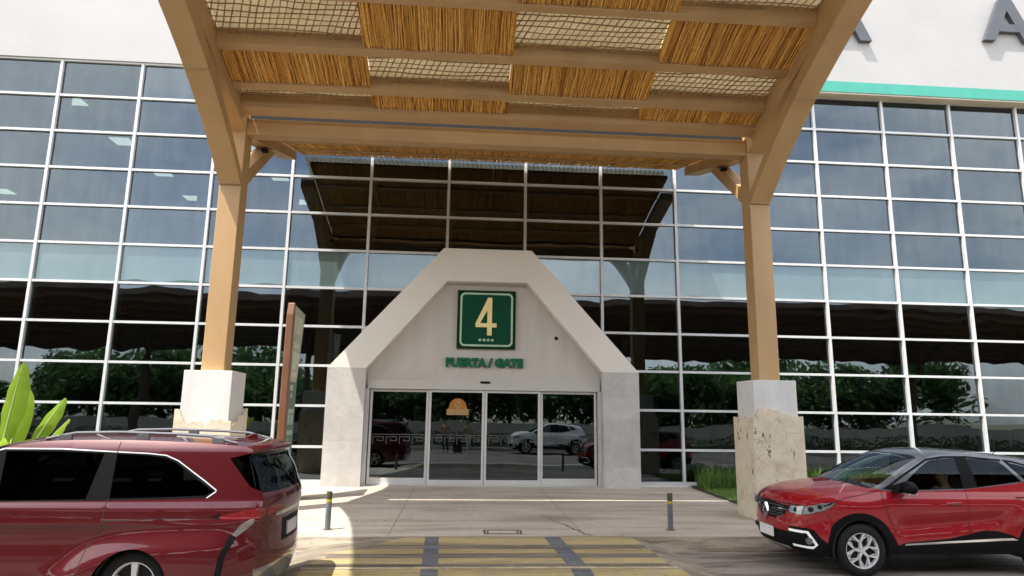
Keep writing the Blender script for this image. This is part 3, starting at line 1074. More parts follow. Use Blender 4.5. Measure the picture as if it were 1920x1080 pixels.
# stone plinth outlines: jagged top of the rough cladding
rj = random.Random(5)
for cxx in CX:
    w = 0.43
    f = MB()
    f.box(cxx - w, cxx + w, -5.19, -4.40, 0.0, 2.62)
    pl = f.build('plinth', M['white_conc'], can, bevel=0.008)
    f = MB()
    left = cxx < 0
    # front slab
    n = 15
    tops = []
    for j in range(n + 1):
        u = j / n
        if left:
            z = 1.92 if u < 0.10 else (1.76 if u < 0.2 else 1.60 + 0.14 * u) + rj.uniform(-0.07, 0.07)
        else:
            z = (1.90 if u < 0.07 else 2.10 - 0.17 * u) + rj.uniform(-0.035, 0.035)
        tops.append((cxx - w - 0.07 + u * (2 * w + 0.14), z))
    f.prism([(cxx - w - 0.07, 0.0), (cxx + w + 0.07, 0.0)] + tops[::-1], 'y', -5.25, -5.19)
    for s in (-1, 1):
        xa, xb = (cxx - w - 0.07, cxx - w) if s < 0 else (cxx + w, cxx + w + 0.07)
        prof = [(-5.19, 0.0), (-4.33, 0.0)]
        tt = []
        for j in range(9):
            z = (1.90 if not left else (1.66 + 0.26 * j / 8)) + rj.uniform(-0.04, 0.04)
            tt.append((-5.19 + 0.86 * j / 8, z))
        f.prism(prof + tt[::-1], 'x', xa, xb)
    f.box(cxx - w, cxx + w, -4.40, -4.33, 0.0, 1.9)
    f.build('stone_cladding', M['stone'], pl)
    f = MB()
    f.box(cxx - 0.21, cxx + 0.21, -5.0, -4.6, 2.62, 7.70)
    f.build('column', M['tan'], can, bevel=0.012)
    # front knee: deep curved bracket
    lo = [(-5.0, 6.24), (-5.6, 6.69), (-6.2, 7.09), (-6.85, 7.47), (-7.3, 7.70), (-7.85, 7.95), (-8.5, 8.22), (-9.2, 8.48), (-10.0, 8.80), (-10.8, 9.12)]
    hi = [(-10.8, 9.2), (-9.2, 8.75), (-7.4, 8.05), (-6.63, 7.63), (-5.74, 7.06), (-5.0, 6.47)]
    f = MB()
    f.prism(lo + hi, 'x', cxx - 0.206, cxx + 0.206)
    f.build('knee_brace', M['tan'], can, bevel=0.008)
    for yj, z0, z1 in ((-7.05, 7.56, 7.90), (-5.02, 6.235, 6.475)):
        f = MB()
        f.prism([(yj, z0 - .003), (yj - .025, z0 + .012), (yj - .025, z1 + .012), (yj, z1)], 'x', cxx - 0.2085, cxx + 0.2085)
        f.build('joint_plate', M['tan_joint'], can)
    # front rafter
    f = MB()
    f.prism([(-4.8, P(-4.8) - 0.24), (YF, P(YF) - 0.26), (YF, P(YF) + 0.34), (-4.8, P(-4.8) + 0.30)], 'x', cxx - 0.21, cxx + 0.21)
    ra = f.build('rafter', M['tan'], can, bevel=0.01)
    # rear rafter and straight rear brace
    f = MB()
    f.prism([(-4.8, 7.345), (-1.05, 8.31), (-1.05, 8.56), (-4.8, 7.66)], 'x', cxx - 0.19, cxx + 0.19)
    f.build('rear_rafter', M['tan'], can, bevel=0.01)
    f = MB()
    f.prism([(-4.6, 6.32), (-2.76, 7.80), (-3.22, 7.74), (-4.6, 6.66)], 'x', cxx - 0.15, cxx + 0.15)
    f.build('rear_brace', M['tan'], can, bevel=0.008)
XI0, XI1 = CX[0] + 0.21, CX[1] - 0.21
f = MB()
f.box(XI0, XI1, -4.98, -4.70, 7.31, 7.645)
f.build('main_beam', M['tan'], can, bevel=0.01)
XD = [XI0, -2.50, 0.13, 2.80, XI1]
f = MB()
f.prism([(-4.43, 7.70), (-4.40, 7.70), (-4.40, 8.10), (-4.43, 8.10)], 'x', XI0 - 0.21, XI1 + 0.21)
f.build('gap_shade_strip', M['dark_void'], can)  # added black strip, stands in for the shaded gap above the main beam
f = MB()
f.box(XI0, XI1, -4.70, -4.535, 7.60, 7.63)
f.build('sun_slit_blocker', M['tan'], can)  # added plate, narrows the sunlight that falls through the valley slit
YP = [-5.34, -5.92, -6.84, -7.93, -9.00, -10.08, -11.15, -12.22]
YW = [0.24, 0.16, 0.16, 0.13, 0.15, 0.15, 0.15, 0.15]


def purlin(y, w, fn, name='purlin'):
    f = MB()
    a, b = y - w / 2, y + w / 2
    f.prism([(a, fn(a) - 0.01), (b, fn(b) - 0.01), (b, fn(b) + 0.33), (a, fn(a) + 0.33)], 'x', XI0, XI1)
    return f.build(name, M['tan'], can, bevel=0.006)


for y, w in zip(YP, YW):
    purlin(y, w, (lambda q: P(q) - 0.055) if y > -5.5 else P)
for y in (-3.62, -2.50, -1.38):
    purlin(y, 0.15, PR)
f = MB()
f.prism([(YF, P(YF) - 0.35), (YF - 0.12, P(YF) - 0.33), (YF - 0.12, P(YF) + 0.42), (YF, P(YF) + 0.42)], 'x', CX[0] - 0.3, CX[1] + 0.3)
f.build('front_fascia_board', M['tan'], can)


def reed_panel(x0, x1, y0, y1, fn, seed, side=0.26):
    """bundled reeds laid up the slope; each reed its own thin stick"""
    r = random.Random(seed)
    m = MB()
    n = int((x1 - x0) / 0.0155)
    ph = r.uniform(0, 6)
    ya, yb = min(y0, y1), max(y0, y1)
    for k in range(n):
        x = x0 + (k + 0.5) * (x1 - x0) / n + r.gauss(0, 0.006)
        rad = r.uniform(0.007, 0.013)
        band = 0.10 * math.sin(x * 9 + ph) * math.sin(x * 23 + 2 * ph)
        dz = r.gauss(0.035, 0.012)
        e0, e1 = r.uniform(-0.01, 0.03), r.uniform(-0.01, 0.03)
        s = r.gauss(0, 0.018)
        pts = []
        for u in (0.0, 0.33, 0.66, 1.0):
            y = ya + e0 + u * (yb - ya - e0 - e1)
            xx = min(max(x + s * (u - 0.5) + r.gauss(0, 0.006), x0 + 0.004), x1 - 0.004)
            pts.append((xx, y, fn(y) + dz + r.gauss(0, 0.004)))
        m.tube(pts, rad, 4, False, min(1, max(0, r.gauss(0.55, 0.26) + band)))
    # dark back layer of the bundle
    m.add([(x0, ya, fn(ya) + 0.085), (x1, ya, fn(ya) + 0.085), (x1, yb, fn(yb) + 0.085), (x0, yb, fn(yb) + 0.085)], [(0, 3, 2, 1)], 0.2)
    # bundle side faces
    for x in (x0, x1):
        m.add([(x, ya, fn(ya) + 0.0), (x, yb, fn(yb) + 0.0), (x, yb, fn(yb) + side), (x, ya, fn(ya) + side)], [(0, 1, 2, 3)], 0.7)
    return m.build('reed_panel', M['reed'], can)


def woven_panel(x0, x1, y0, y1, fn, seed):
    """rope lattice hung under a pale woven screen"""
    r = random.Random(seed)
    m = MB()
    ya, yb = min(y0, y1), max(y0, y1)
    sag = lambda x, y: 0.02 * math.sin((x - x0) / (x1 - x0) * math.pi * 3) * 0.5
    nx = max(2, int((yb - ya) / 0.105))
    for j in range(nx + 1):
        y = ya + (yb - ya) * j / nx
        pts = [(x0 + (x1 - x0) * u / 10, y + r.gauss(0, 0.008), fn(y) + 0.17 + r.gauss(0, 0.006)) for u in range(11)]
        m.tube([(a, b + 0.012 * math.sin(a * 3.1 + j * 2.3), c - 0.012 * math.sin(a * 2.2 + j)) for a, b, c in pts], r.uniform(0.008, 0.013), 5, False)
    d = 0.125
    skew = 0.42 * (yb - ya)
    k = x0 - skew
    while k < x1:
        a, b = k, k + skew
        u0 = max(0, (x0 - a) / skew)
        u1 = min(1, (x1 - a) / skew)
        if u1 > u0 + 0.02:
            pts = []
            for q in range(5):
                u = u0 + (u1 - u0) * q / 4
                y = yb - u * (yb - ya)
                pts.append((a + u * skew + r.gauss(0, 0.005), y, fn(y) + 0.185 + r.gauss(0, 0.006)))
            m.tube(pts, r.uniform(0.008, 0.014), 5, False)
        k += d * r.uniform(0.85, 1.15)
    ob = m.build('woven_panel', M['rope'], can)
    s = MB()
    ns = 24
    vs, fs = [], []
    for i in range(ns + 1):
        for j in range(7):
            x = x0 + (x1 - x0) * i / ns
            y = ya + (yb - ya) * j / 6
            vs.append((x, y, fn(y) + 0.25 + 0.012 * math.sin(x * 23 + j * 1.7) * math.sin(y * 19)))
    for i in range(ns):
        for j in range(6):
            fs.append((i * 7 + j, i * 7 + j + 1, (i + 1) * 7 + j + 1, (i + 1) * 7 + j))
    s.add(vs, fs)
    s.build('woven_screen', M['screen'], ob, smooth=True)
    return ob


seed = 100
for rix in range(len(YP)):
    y_hi = YP[rix] - YW[rix] / 2
    y_lo = YP[rix + 1] + YW[rix + 1] / 2 if rix + 1 < len(YP) else YF + 0.02
    for c in range(4):
        seed += 1
        if (rix + c) % 2 == 0:
            woven_panel(XD[c] + 0.01, XD[c + 1] - 0.01, y_lo, y_hi, P, seed)
        else:
            reed_panel(XD[c] + 0.005, XD[c + 1] - 0.005, y_lo, y_hi, P, seed)
for ya, yb in ((-4.42, -3.70), (-3.54, -2.58), (-2.42, -1.46), (-1.30, -0.30)):
    for c in range(4):
        seed += 1
        reed_panel(XD[c] + 0.005, XD[c + 1] - 0.005, ya, yb, PR, seed, 0.09)


def corrugated(x0, x1, ya, yb, fn, lift, period=0.125, amp=0.022):
    m = MB()
    n = int((x1 - x0) / period) * 6
    vs, fs = [], []
    for i in range(n + 1):
        x = x0 + (x1 - x0) * i / n
        dz = amp * math.sin(2 * math.pi * (x - x0) / period)
        vs += [(x, ya, fn(ya) + lift + dz), (x, yb, fn(yb) + lift + dz)]
    for i in range(n):
        fs.append((2 * i, 2 * i + 2, 2 * i + 3, 2 * i + 1))
    m.add(vs, fs)
    return m


corrugated(XI0 - 0.02, XI1 + 0.02, YF - 0.15, -4.99, P, 0.37).build('roof_sheet', M['sheet'], can, smooth=True)
corrugated(XI0 - 0.12, XI1 - 0.12, -4.44, YR, PR, 0.11).build('roof_sheet', M['sheet'], can, smooth=True)
# small flood lights fixed under the rear rafters
for cxx, s in ((CX[0], 1), (CX[1], -1)):
    f = MB()
    f.box(cxx + s * 0.25 - 0.07, cxx + s * 0.25 + 0.07, -3.9, -3.78, 7.40, 7.45)
    f.build('flood_light', M['black'], can, bevel=0.01)
# ------------------------------------------------------------------ bollards, totem, plants
def bollard(x, y, label):
    t = thing('bollard', label, 'bollard', (x, y, pave_z(y)), 'grey steel bollards along the kerb')
    z = pave_z(y)
    f = MB()
    f.lathe([(0.047, z), (0.047, z + 0.43)], (x, y, 0), 'z', 20)
    f.lathe([(0.075, z + 0.004), (0.075, z + 0.012), (0.047, z + 0.013)], (x, y, 0), 'z', 20)
    f.build('post', M['bollard'], t, smooth=True)
    f = MB()
    f.lathe([(0.0475, z + 0.43), (0.0485, z + 0.432), (0.0485, z + 0.478), (0.0475, z + 0.48)], (x, y, 0), 'z', 20)
    f.build('reflective_band', M['yellow_band'], t, smooth=True)
    f = MB()
    f.lathe([(0.0475, z + 0.48), (0.0475, z + 0.598), (0.045, z + 0.606), (0.0, z + 0.608)], (x, y, 0), 'z', 20)
    f.build('cap', M['olive'], t, smooth=True)
    return t


bollard(-2.76, -6.13, 'grey bollard beside the rear of the maroon minivan')
bollard(2.99, -6.15, 'grey bollard standing alone right of the crossing')
bollard(4.62, -6.2, 'bollard half hidden by the nose of the red car')

tot = thing('totem_sign', 'tall thin totem sign with rust brown edge and green lower panel', 'sign', (-4.39, -2.5, 0.04))
f = MB()
prof = [(-3.02, 0.03), (-3.05, 2.0), (-3.0, 4.0), (-2.93, 4.27), (-2.86, 4.26), (-2.86, 0.03)]
f.prism(prof, 'x', -4.49, -4.335)
f.build('edge_post', M['rust'], tot, bevel=0.02)
f = MB()
f.prism([(-2.86, 2.55), (-2.2, 2.55), (-1.82, 4.16), (-2.86, 4.24)], 'x', -4.45, -4.36)
f.build('upper_panel', M['totem_cream'], tot)
f = MB()
f.prism([(-2.86, 0.04), (-2.25, 0.04), (-2.2, 2.55), (-2.86, 2.55)], 'x', -4.45, -4.355)
f.build('lower_panel', M['totem_green'], tot)
f = MB()
for z0, z1, y0, y1 in ((3.62, 4.02, -2.75, -2.05), (3.30, 3.42, -2.7, -2.2), (2.82, 3.22, -2.72, -2.42), (2.95, 3.2, -2.36, -2.2), (2.66, 2.76, -2.7, -2.3)):
    f.box(-4.36, -4.355, y0, y1, z0, z1)
f.build('upper_marks', M['totem_pale'], tot)
f = MB()
for z0, z1, y0, y1 in ((2.36, 2.48, -2.78, -2.5), (2.2, 2.3, -2.7, -2.55), (1.86, 1.96, -2.8, -2.3), (1.62, 1.84, -2.8, -2.62), (1.62, 1.84, -2.55, -2.36), (1.40, 1.5, -2.8, -2.35), (1.1, 1.34, -2.7, -2.62), (0.86, 1.05, -2.68, -2.6), (0.52, 0.62, -2.75, -2.4)):
    f.box(-4.355, -4.35, y0, y1, z0, z1)
f.build('lower_marks', M['totem_white'], tot)


def paddle_leaf(m, ms, base, az, lean, stalk, length, width, curl, twist=0.0):
    """one banana like leaf on a stalk; az direction, lean from vertical"""
    d = Vector((math.cos(az) * math.sin(lean), math.sin(az) * math.sin(lean), math.cos(lean)))
    side = Vector((-math.sin(az + twist), math.cos(az + twist), 0))
    p0 = Vector(base)
    p1 = p0 + d * stalk
    ms.tube([p0, p0 + d * stalk * 0.5 + Vector((0, 0, 0.01)), p1], [0.030, 0.022, 0.014], 7)
    n = 14
    vs, fs = [], []
    mid = []
    for i in range(n + 1):
        u = i / n
        bend = curl * u * u
        dd = Vector((math.cos(az) * math.sin(lean + bend), math.sin(az) * math.sin(lean + bend), math.cos(lean + bend)))
        p = (mid[-1] + dd * length / n) if mid else p1.copy()
        mid.append(p)
        w = width / 2 * (math.sin(math.pi * min(1, u * 0.93 + 0.06)) ** 0.62)
        if i == n:
            w = 0.012
        nrm = side.cross(dd).normalized()
        rip = 0.012 * math.sin(u * 21)
        vs += [p - side * w + nrm * (w * 0.34 + rip), p - side * w * .5 + nrm * w * 0.10, p, p + side * w * .5 + nrm * w * 0.10, p + side * w + nrm * (w * 0.34 - rip)]
    for i in range(n):
        for j in range(4):
            fs.append((i * 5 + j, i * 5 + j + 1, (i + 1) * 5 + j + 1, (i + 1) * 5 + j))
    m.add(vs, fs)
    ms.tube(mid, [0.013 * (1 - i / n) + 0.003 for i in range(n + 1)], 5)


pt = thing('broadleaf_plant', 'bright green broad leaved plant rising behind the maroon minivan', 'plant', (-8.71, -5.2, 0.02))
ml, ms = MB(), MB()
rl = random.Random(3)
B = (-8.71, -5.2, 0.0)
K = 1.0
leaves = [(-0.10, 0.10, 1.30, 1.42, 0.46, 0.05, 1.5), (0.35, 0.40, 1.24, 1.05, 0.34, 0.12, 1.1), (-0.1, 0.60, 1.28, 0.85, 0.28, 0.2, 1.0), (2.9, 0.22, 1.25, 1.35, 0.40, 0.25, 1.4), (3.3, 0.5, 1.1, 1.3, 0.42, 0.5, 0.4),
          (-1.6, 0.35, 1.1, 1.1, 0.36, 0.4, 0.2), (1.7, 0.3, 1.0, 1.4, 0.42, 0.3, 0.4), (-0.9, 0.5, 0.8, 0.9, 0.28, 0.4, 0.6), (2.3, 0.6, 0.9, 1.1, 0.34, 0.5, 0.7), (-2.4, 0.45, 1.0, 1.2, 0.36, 0.5, 0.6)]
for az, lean, stalk, ln, wd, curl, tw in leaves:
    paddle_leaf(ml, ms, (B[0] + rl.uniform(-.06, .06), B[1] + rl.uniform(-.06, .06), B[2]), az, lean, stalk * K, ln * K, wd * K, curl, tw)
ml.build('leaf_blades', M['leaf_big'], pt, smooth=True)
ms.build('leaf_stalks', M['stem'], pt, smooth=True)

# ------------------------------------------------------------------ the other side of the road, seen mirrored in the glass
def crown_mesh(seed, rx, rz, n, leaf):
    r = random.Random(seed)
    m = MB()
    clumps = []
    for _ in range(26):
        a, b = r.uniform(0, 6.283), math.acos(r.uniform(-0.75, 1))
        q = r.uniform(0.45, 1.0)
        clumps.append((rx * q * math.sin(b) * math.cos(a), rx * q * math.sin(b) * math.sin(a), rz * q * math.cos(b), r.uniform(0.28, 0.48) * rx, r.uniform(-0.2, 0.2)))
    for _ in range(n):
        c = r.choice(clumps)
        v = Vector((r.gauss(0, 1), r.gauss(0, 1), r.gauss(0, 0.8)))
        v.normalize()
        p = Vector(c[:3]) + v * c[3] * r.uniform(0.5, 1.05)
        nrm = Vector((r.gauss(0, 1), r.gauss(0, 1), r.gauss(0.6, 1))).normalized()
        s = nrm.cross(Vector((r.random(), r.random(), r.random()))).normalized() * leaf * r.uniform(0.6, 1.3)
        t = nrm.cross(s)
        m.add([p - s, p - t * 0.5, p + s, p + t * 0.5], [(0, 1, 2, 3)], min(1, max(0, r.uniform(0.1, 0.8) + c[4])))
    return m


proto_crowns = []
TREES = [(-42, -40, .9), (-34, -47, 1.1), (-27, -47.2, 1.0), (-19, -47, 1.0), (-11.5, -46.8, 1.05), (-5, -47, .95), (1.5, -46.6, 1.05), (8, -47.1, 1.0), (14.5, -46.8, 1.1), (21.5, -47, .95), (28.5, -46.9, 1.05), (36, -47, 1.1), (44, -46, 1.0),
         (-30, -52, 1.0), (-22, -56, 1.15), (-15, -51, .9), (-8.5, -57, 1.1), (-2, -53, 1.0), (4.5, -56, 1.2), (11, -52, .95), (18, -55, 1.1), (25, -51, 1.0), (32, -56, 1.15), (40, -53, 1.0), (-38, -54, 1.1)]
TLAB = ['leafy tree across the road behind the dark shelter']
first = None
for i, (x, y, s) in enumerate(TREES):
    if first is None:
        t = thing('roadside_tree', TLAB[0], 'tree', (0, 0, 0), 'trees mirrored in the terminal glass')
        f = MB()
        f.tube([(0, 0, -.1), (0.1, 0.05, 1.4), (0.05, 0, 2.8)], [0.24, 0.18, 0.13], 9)
        for a in range(5):
            f.tube([(0.05, 0, 2.2), (1.1 * math.cos(a * 1.26), 1.1 * math.sin(a * 1.26), 3.9), (1.8 * math.cos(a * 1.26), 1.8 * math.sin(a * 1.26), 4.6)], [0.09, 0.06, 0.02], 6)
        f.build('trunk', M['bark'], t, smooth=True)
        c = crown_mesh(21, 3.9, 2.7, 5200, 0.26)
        c.v = [(a[0], a[1], max(1.35 + 0.25 * math.sin(a[0] * 5 + a[1] * 3), a[2] + 3.5)) for a in c.v]
        c.build('crown', M['foliage'], t)
        first = t
    else:
        t = dup(first, (0, 0, 0), TLAB[0])
    t.location = (x, y, RZ)
    t.scale = (s * 1.15, s * 1.1, s * (0.82 + 0.42 * ((i * 7) % 5) / 4))
    t.rotation_euler = (0, 0, i * 1.7)
hd = MB()
rh = random.Random(9)
for _ in range(9000):
    x, y, z = rh.uniform(-34, 40), rh.uniform(-24.6, -23.6), rh.uniform(0, 0.8)
    s = Vector((rh.gauss(0, 1), rh.gauss(0, 1), rh.gauss(0, 1))).normalized() * 0.08
    t_ = Vector((rh.gauss(0, 1), rh.gauss(0, 1), rh.gauss(0, 1))).normalized().cross(s)
    p = Vector((x, y, z))
    hd.add([p - s, p - t_, p + s, p + t_], [(0, 1, 2, 3)], rh.random())
o = hd.build('clipped_hedge', M['foliage'])
tag(o, 'long low clipped hedge along the far side of the road', 'hedge')
g = MB()
g.box(-60, 60, -23.2, -21.5, RZ - .1, RZ + 0.14)
structure(g.build('far_pavement', M['pave']))
sh = thing('road_shelter', 'long dark flat roofed shelter across the road mirrored in the glass', 'shelter', (0, -34, 0))
f = MB()
f.prism([(-23.5, 8.9), (-23.5, 9.3), (-40, 7.6), (-40, 7.1)], 'x', -60, 62)
f.build('roof', M['shelter_roof'], sh)
f = MB()
for q in range(8):
    y = -24.5 - q * 2.1
    zz = 8.9 - (-23.5 - y) * 1.8 / 16.5
    f.box(-60, 62, y - 0.12, y + 0.12, zz - 0.28, zz + 0.02)
f.build('roof_beams', M['rust'], sh)
for x in (-48, -36, -24, -12, 12, 24, 36, 48):
    f = MB()
    f.tube([(x, -34, RZ), (x, -34, 7.7)], 0.22, 12)
    for s in (-1, 1):
        f.bar((x, -34, 6.2), (x, -34 + s * 5, 7.75 + s * .5), 0.18, 0.25)
    f.build('post', M['shelter_roof'], sh)
g = MB()
g.box(-60, 60, -42.3, -42.0, RZ, 1.25)
tag(g.build('boundary_wall', M['white_conc']), 'low pale boundary wall behind the shelter across the road', 'wall')
# ------------------------------------------------------------------ car bodies: shell patches cut by constrained triangulation
def pip(pts, poly):
    """vectorised point in polygon"""
    x, y = pts[:, 0], pts[:, 1]
    c = np.zeros(len(pts), bool)
    n = len(poly)
    for i in range(n):
        x0, y0 = poly[i]
        x1, y1 = poly[(i + 1) % n]
        if y0 == y1:
            continue
        c ^= ((y0 > y) != (y1 > y)) & (x < (x1 - x0) * (y - y0) / (y1 - y0) + x0)
    return c


def densify(poly, step):
    out = []
    n = len(poly)
    for i in range(n):
        a, b = poly[i], poly[(i + 1) % n]
        k = max(1, int(math.hypot(b[0] - a[0], b[1] - a[1]) / step))
        for j in range(k):
            out.append((a[0] + (b[0] - a[0]) * j / k, a[1] + (b[1] - a[1]) * j / k))
    return out


def stroke(pts, w):
    """polyline -> thin polygon"""
    L, R_ = [], []
    for i, p in enumerate(pts):
        a, b = pts[max(0, i - 1)], pts[min(len(pts) - 1, i + 1)]
        d = math.hypot(b[0] - a[0], b[1] - a[1]) or 1
        nx, ny = -(b[1] - a[1]) / d * w / 2, (b[0] - a[0]) / d * w / 2
        L.append((p[0] + nx, p[1] + ny))
        R_.append((p[0] - nx, p[1] - ny))
    return L + R_[::-1]


def smooth_poly(pts, it=2, closed=True):
    for _ in range(it):
        out = []
        n = len(pts)
        for i in range(n if closed else n - 1):
            a, b = pts[i], pts[(i + 1) % n]
            out += [(a[0] * .75 + b[0] * .25, a[1] * .75 + b[1] * .25), (a[0] * .25 + b[0] * .75, a[1] * .25 + b[1] * .75)]
        if not closed:
            out = [pts[0]] + out + [pts[-1]]
        pts = out
    return pts


def arc(cx_, cz_, r, a0, a1, n=24):
    return [(cx_ + r * math.cos(math.radians(a0 + (a1 - a0) * i / n)), cz_ + r * math.sin(math.radians(a0 + (a1 - a0) * i / n))) for i in range(n + 1)]


def cut_patch(outer, regions, holes, step):
    """triangulate outer with every region outline as a constraint; returns verts, {region: tris}"""
    verts, edges = [], []

    def addloop(poly):
        o = len(verts)
        poly = densify(poly, step)
        verts.extend(poly)
        edges.extend((o + i, o + (i + 1) % len(poly)) for i in range(len(poly)))
    addloop(outer)
    for h in holes:
        addloop(h)
    for _, p in regions:
        addloop(p)
    xs = [p[0] for p in outer]
    ys = [p[1] for p in outer]
    gx = np.arange(min(xs), max(xs), step)
    gy = np.arange(min(ys), max(ys), step)
    gp = np.array([(x + (step / 2 if j % 2 else 0), y) for j, y in enumerate(gy) for x in gx])
    gp = gp[pip(gp, outer)]
    bv = np.array(verts)
    keep = np.ones(len(gp), bool)
    for a in range(0, len(gp), 400):
        d = ((gp[a:a + 400, None, :] - bv[None, :, :]) ** 2).sum(2).min(1)
        keep[a:a + 400] = d > (step * 0.45) ** 2
    verts.extend(map(tuple, gp[keep]))
    ov, oe, of, *_ = delaunay_2d_cdt([Vector(v) for v in verts], edges, [], 0, 1e-6)
    ov = np.array([(v.x, v.y) for v in ov])
    tri = np.array([f for f in of if len(f) == 3])
    c = ov[tri].mean(1)
    ok = pip(c, outer)
    for h in holes:
        ok &= ~pip(c, h)
    lab = np.zeros(len(tri), int)
    for i, (_, p) in enumerate(regions):
        lab[pip(c, p)] = i + 1
    names = ['body'] + [n for n, _ in regions]
    res = {}
    for i, n in enumerate(names):
        t = tri[ok & (lab == i)]
        if len(t):
            res.setdefault(n, []).append(t)
    return ov, {k: np.concatenate(v) for k, v in res.items()}


class Shell:
    """collects lifted triangles with analytic normals per region"""

    def __init__(self, origin):
        self.o = origin
        self.parts = {}

    def lift(self, ov, res, fn, flip, suffix='', ref=None, depth=None):
        e = 0.010
        for name, tri in res.items():
            mb = self.parts.setdefault(name + suffix, MB())
            if mb.n is None:
                mb.n = []
            used = np.unique(tri)
            remap = {int(k): i for i, k in enumerate(used)}
            vs, ns = [], []
            off = (depth or {}).get(name, 0.0)
            for k in used:
                u, v = ov[k]
                p = Vector(fn(u, v))
                du = Vector(fn(u + e, v)) - Vector(fn(u - e, v))
                dv = Vector(fn(u, v + e)) - Vector(fn(u, v - e))
                nn = du.cross(dv)
                if nn.length < 1e-12:
                    nn = Vector((0, 0, 1))
                nn.normalize()
                if flip:
                    nn = -nn
                vs.append(p + nn * off + self.o)
                ns.append(nn)
            fs = [(remap[int(a)], remap[int(b)], remap[int(c)]) for a, b, c in tri]
            # consistent winding with the normals
            a, b, c = fs[0]
            g = (vs[b] - vs[a]).cross(vs[c] - vs[a])
            if g.dot(ns[a]) < 0:
                fs = [(x, z, y) for x, y, z in fs]
            mb.add(vs, fs)
            mb.n += ns
        return self


def interp(pts, x):
    if x <= pts[0][0]:
        return pts[0][1]
    for (a, fa), (b, fb) in zip(pts, pts[1:]):
        if x <= b:
            t = (x - a) / (b - a)
            return fa + (fb - fa) * t
    return pts[-1][1]


class Curve:
    """smoothed table lookup (Catmull-Rom monotone-ish through a fine sampled table)"""

    def __init__(self, pts, sm=0.08):
        self.x0, self.x1 = pts[0][0], pts[-1][0]
        n = 3000
        self.xs = np.linspace(self.x0, self.x1, n)
        y = np.interp(self.xs, [p[0] for p in pts], [p[1] for p in pts])
        k = max(1, int(sm / (self.x1 - self.x0) * n))
        if k > 1:
            ker = np.hanning(2 * k + 3)[1:-1]
            ker /= ker.sum()
            yp = np.concatenate([2 * y[0] - y[1:k + 1][::-1], y, 2 * y[-1] - y[-k - 1:-1][::-1]])
            y = np.convolve(yp, ker, 'valid')[:n]
            yp = np.concatenate([2 * y[0] - y[1:k + 1][::-1], y, 2 * y[-1] - y[-k - 1:-1][::-1]])
            y = np.convolve(yp, ker, 'valid')[:n]
        self.y = y.tolist()
        self.d = (self.x1 - self.x0) / (n - 1)

    def __call__(self, x):
        t = (x - self.x0) / self.d
        if t <= 0:
            return self.y[0] + (self.y[1] - self.y[0]) * t
        if t >= len(self.y) - 1:
            return self.y[-1] + (self.y[-1] - self.y[-2]) * (t - len(self.y) + 1)
        i = int(t)
        return self.y[i] + (self.y[i + 1] - self.y[i]) * (t - i)


class Strip:
    """centre band over the car: table of (x, z, crown_x, crown_z, power), v = -1..1 across"""

    def __init__(self, tab, wfn, it=5):
        pts = [np.array(t, float) for t in tab]
        for _ in range(it):
            q = [pts[0]]
            for a, b in zip(pts, pts[1:]):
                q += [a * .75 + b * .25, a * .25 + b * .75]
            q.append(pts[-1])
            pts = q
        P_ = np.array(pts)
        s = np.concatenate([[0], np.cumsum(np.hypot(np.diff(P_[:, 0]), np.diff(P_[:, 1])))])
        self.len = s[-1]
        n = 3000
        ss = np.linspace(0, self.len, n)
        self.T = np.stack([np.interp(ss, s, P_[:, i]) for i in range(P_.shape[1])], 1)
        self.w = wfn
        self.n = n
        self.side = [(float(a), float(b)) for a, b in zip(P_[:, 0], P_[:, 1])]

    def at(self, s):
        t = min(max(s / self.len * (self.n - 1), 0), self.n - 1.0001)
        i = int(t)
        r = self.T[i] + (self.T[i + 1] - self.T[i]) * (t - i)
        return r

    def s_at(self, x=None, z=None, lo=0.0, hi=1.0):
        """arc position where the band edge passes x (or z), searched in the fraction lo..hi"""
        a, b = int(lo * (self.n - 1)), int(hi * (self.n - 1))
        col, val = (0, x) if x is not None else (1, z)
        i = a + int(np.argmin(np.abs(self.T[a:b, col] - val)))
        return i / (self.n - 1) * self.len

    def point(self, s, v):
        x, z, cx_, cz_, p = self.at(s)
        w = self.w(x, z)
        vv = min(1.0, abs(v))
        k = 1 - vv ** p
        return (x + cx_ * k, v * w, z + cz_ * k)


VS = 0.85      # metric scale for the across coordinate


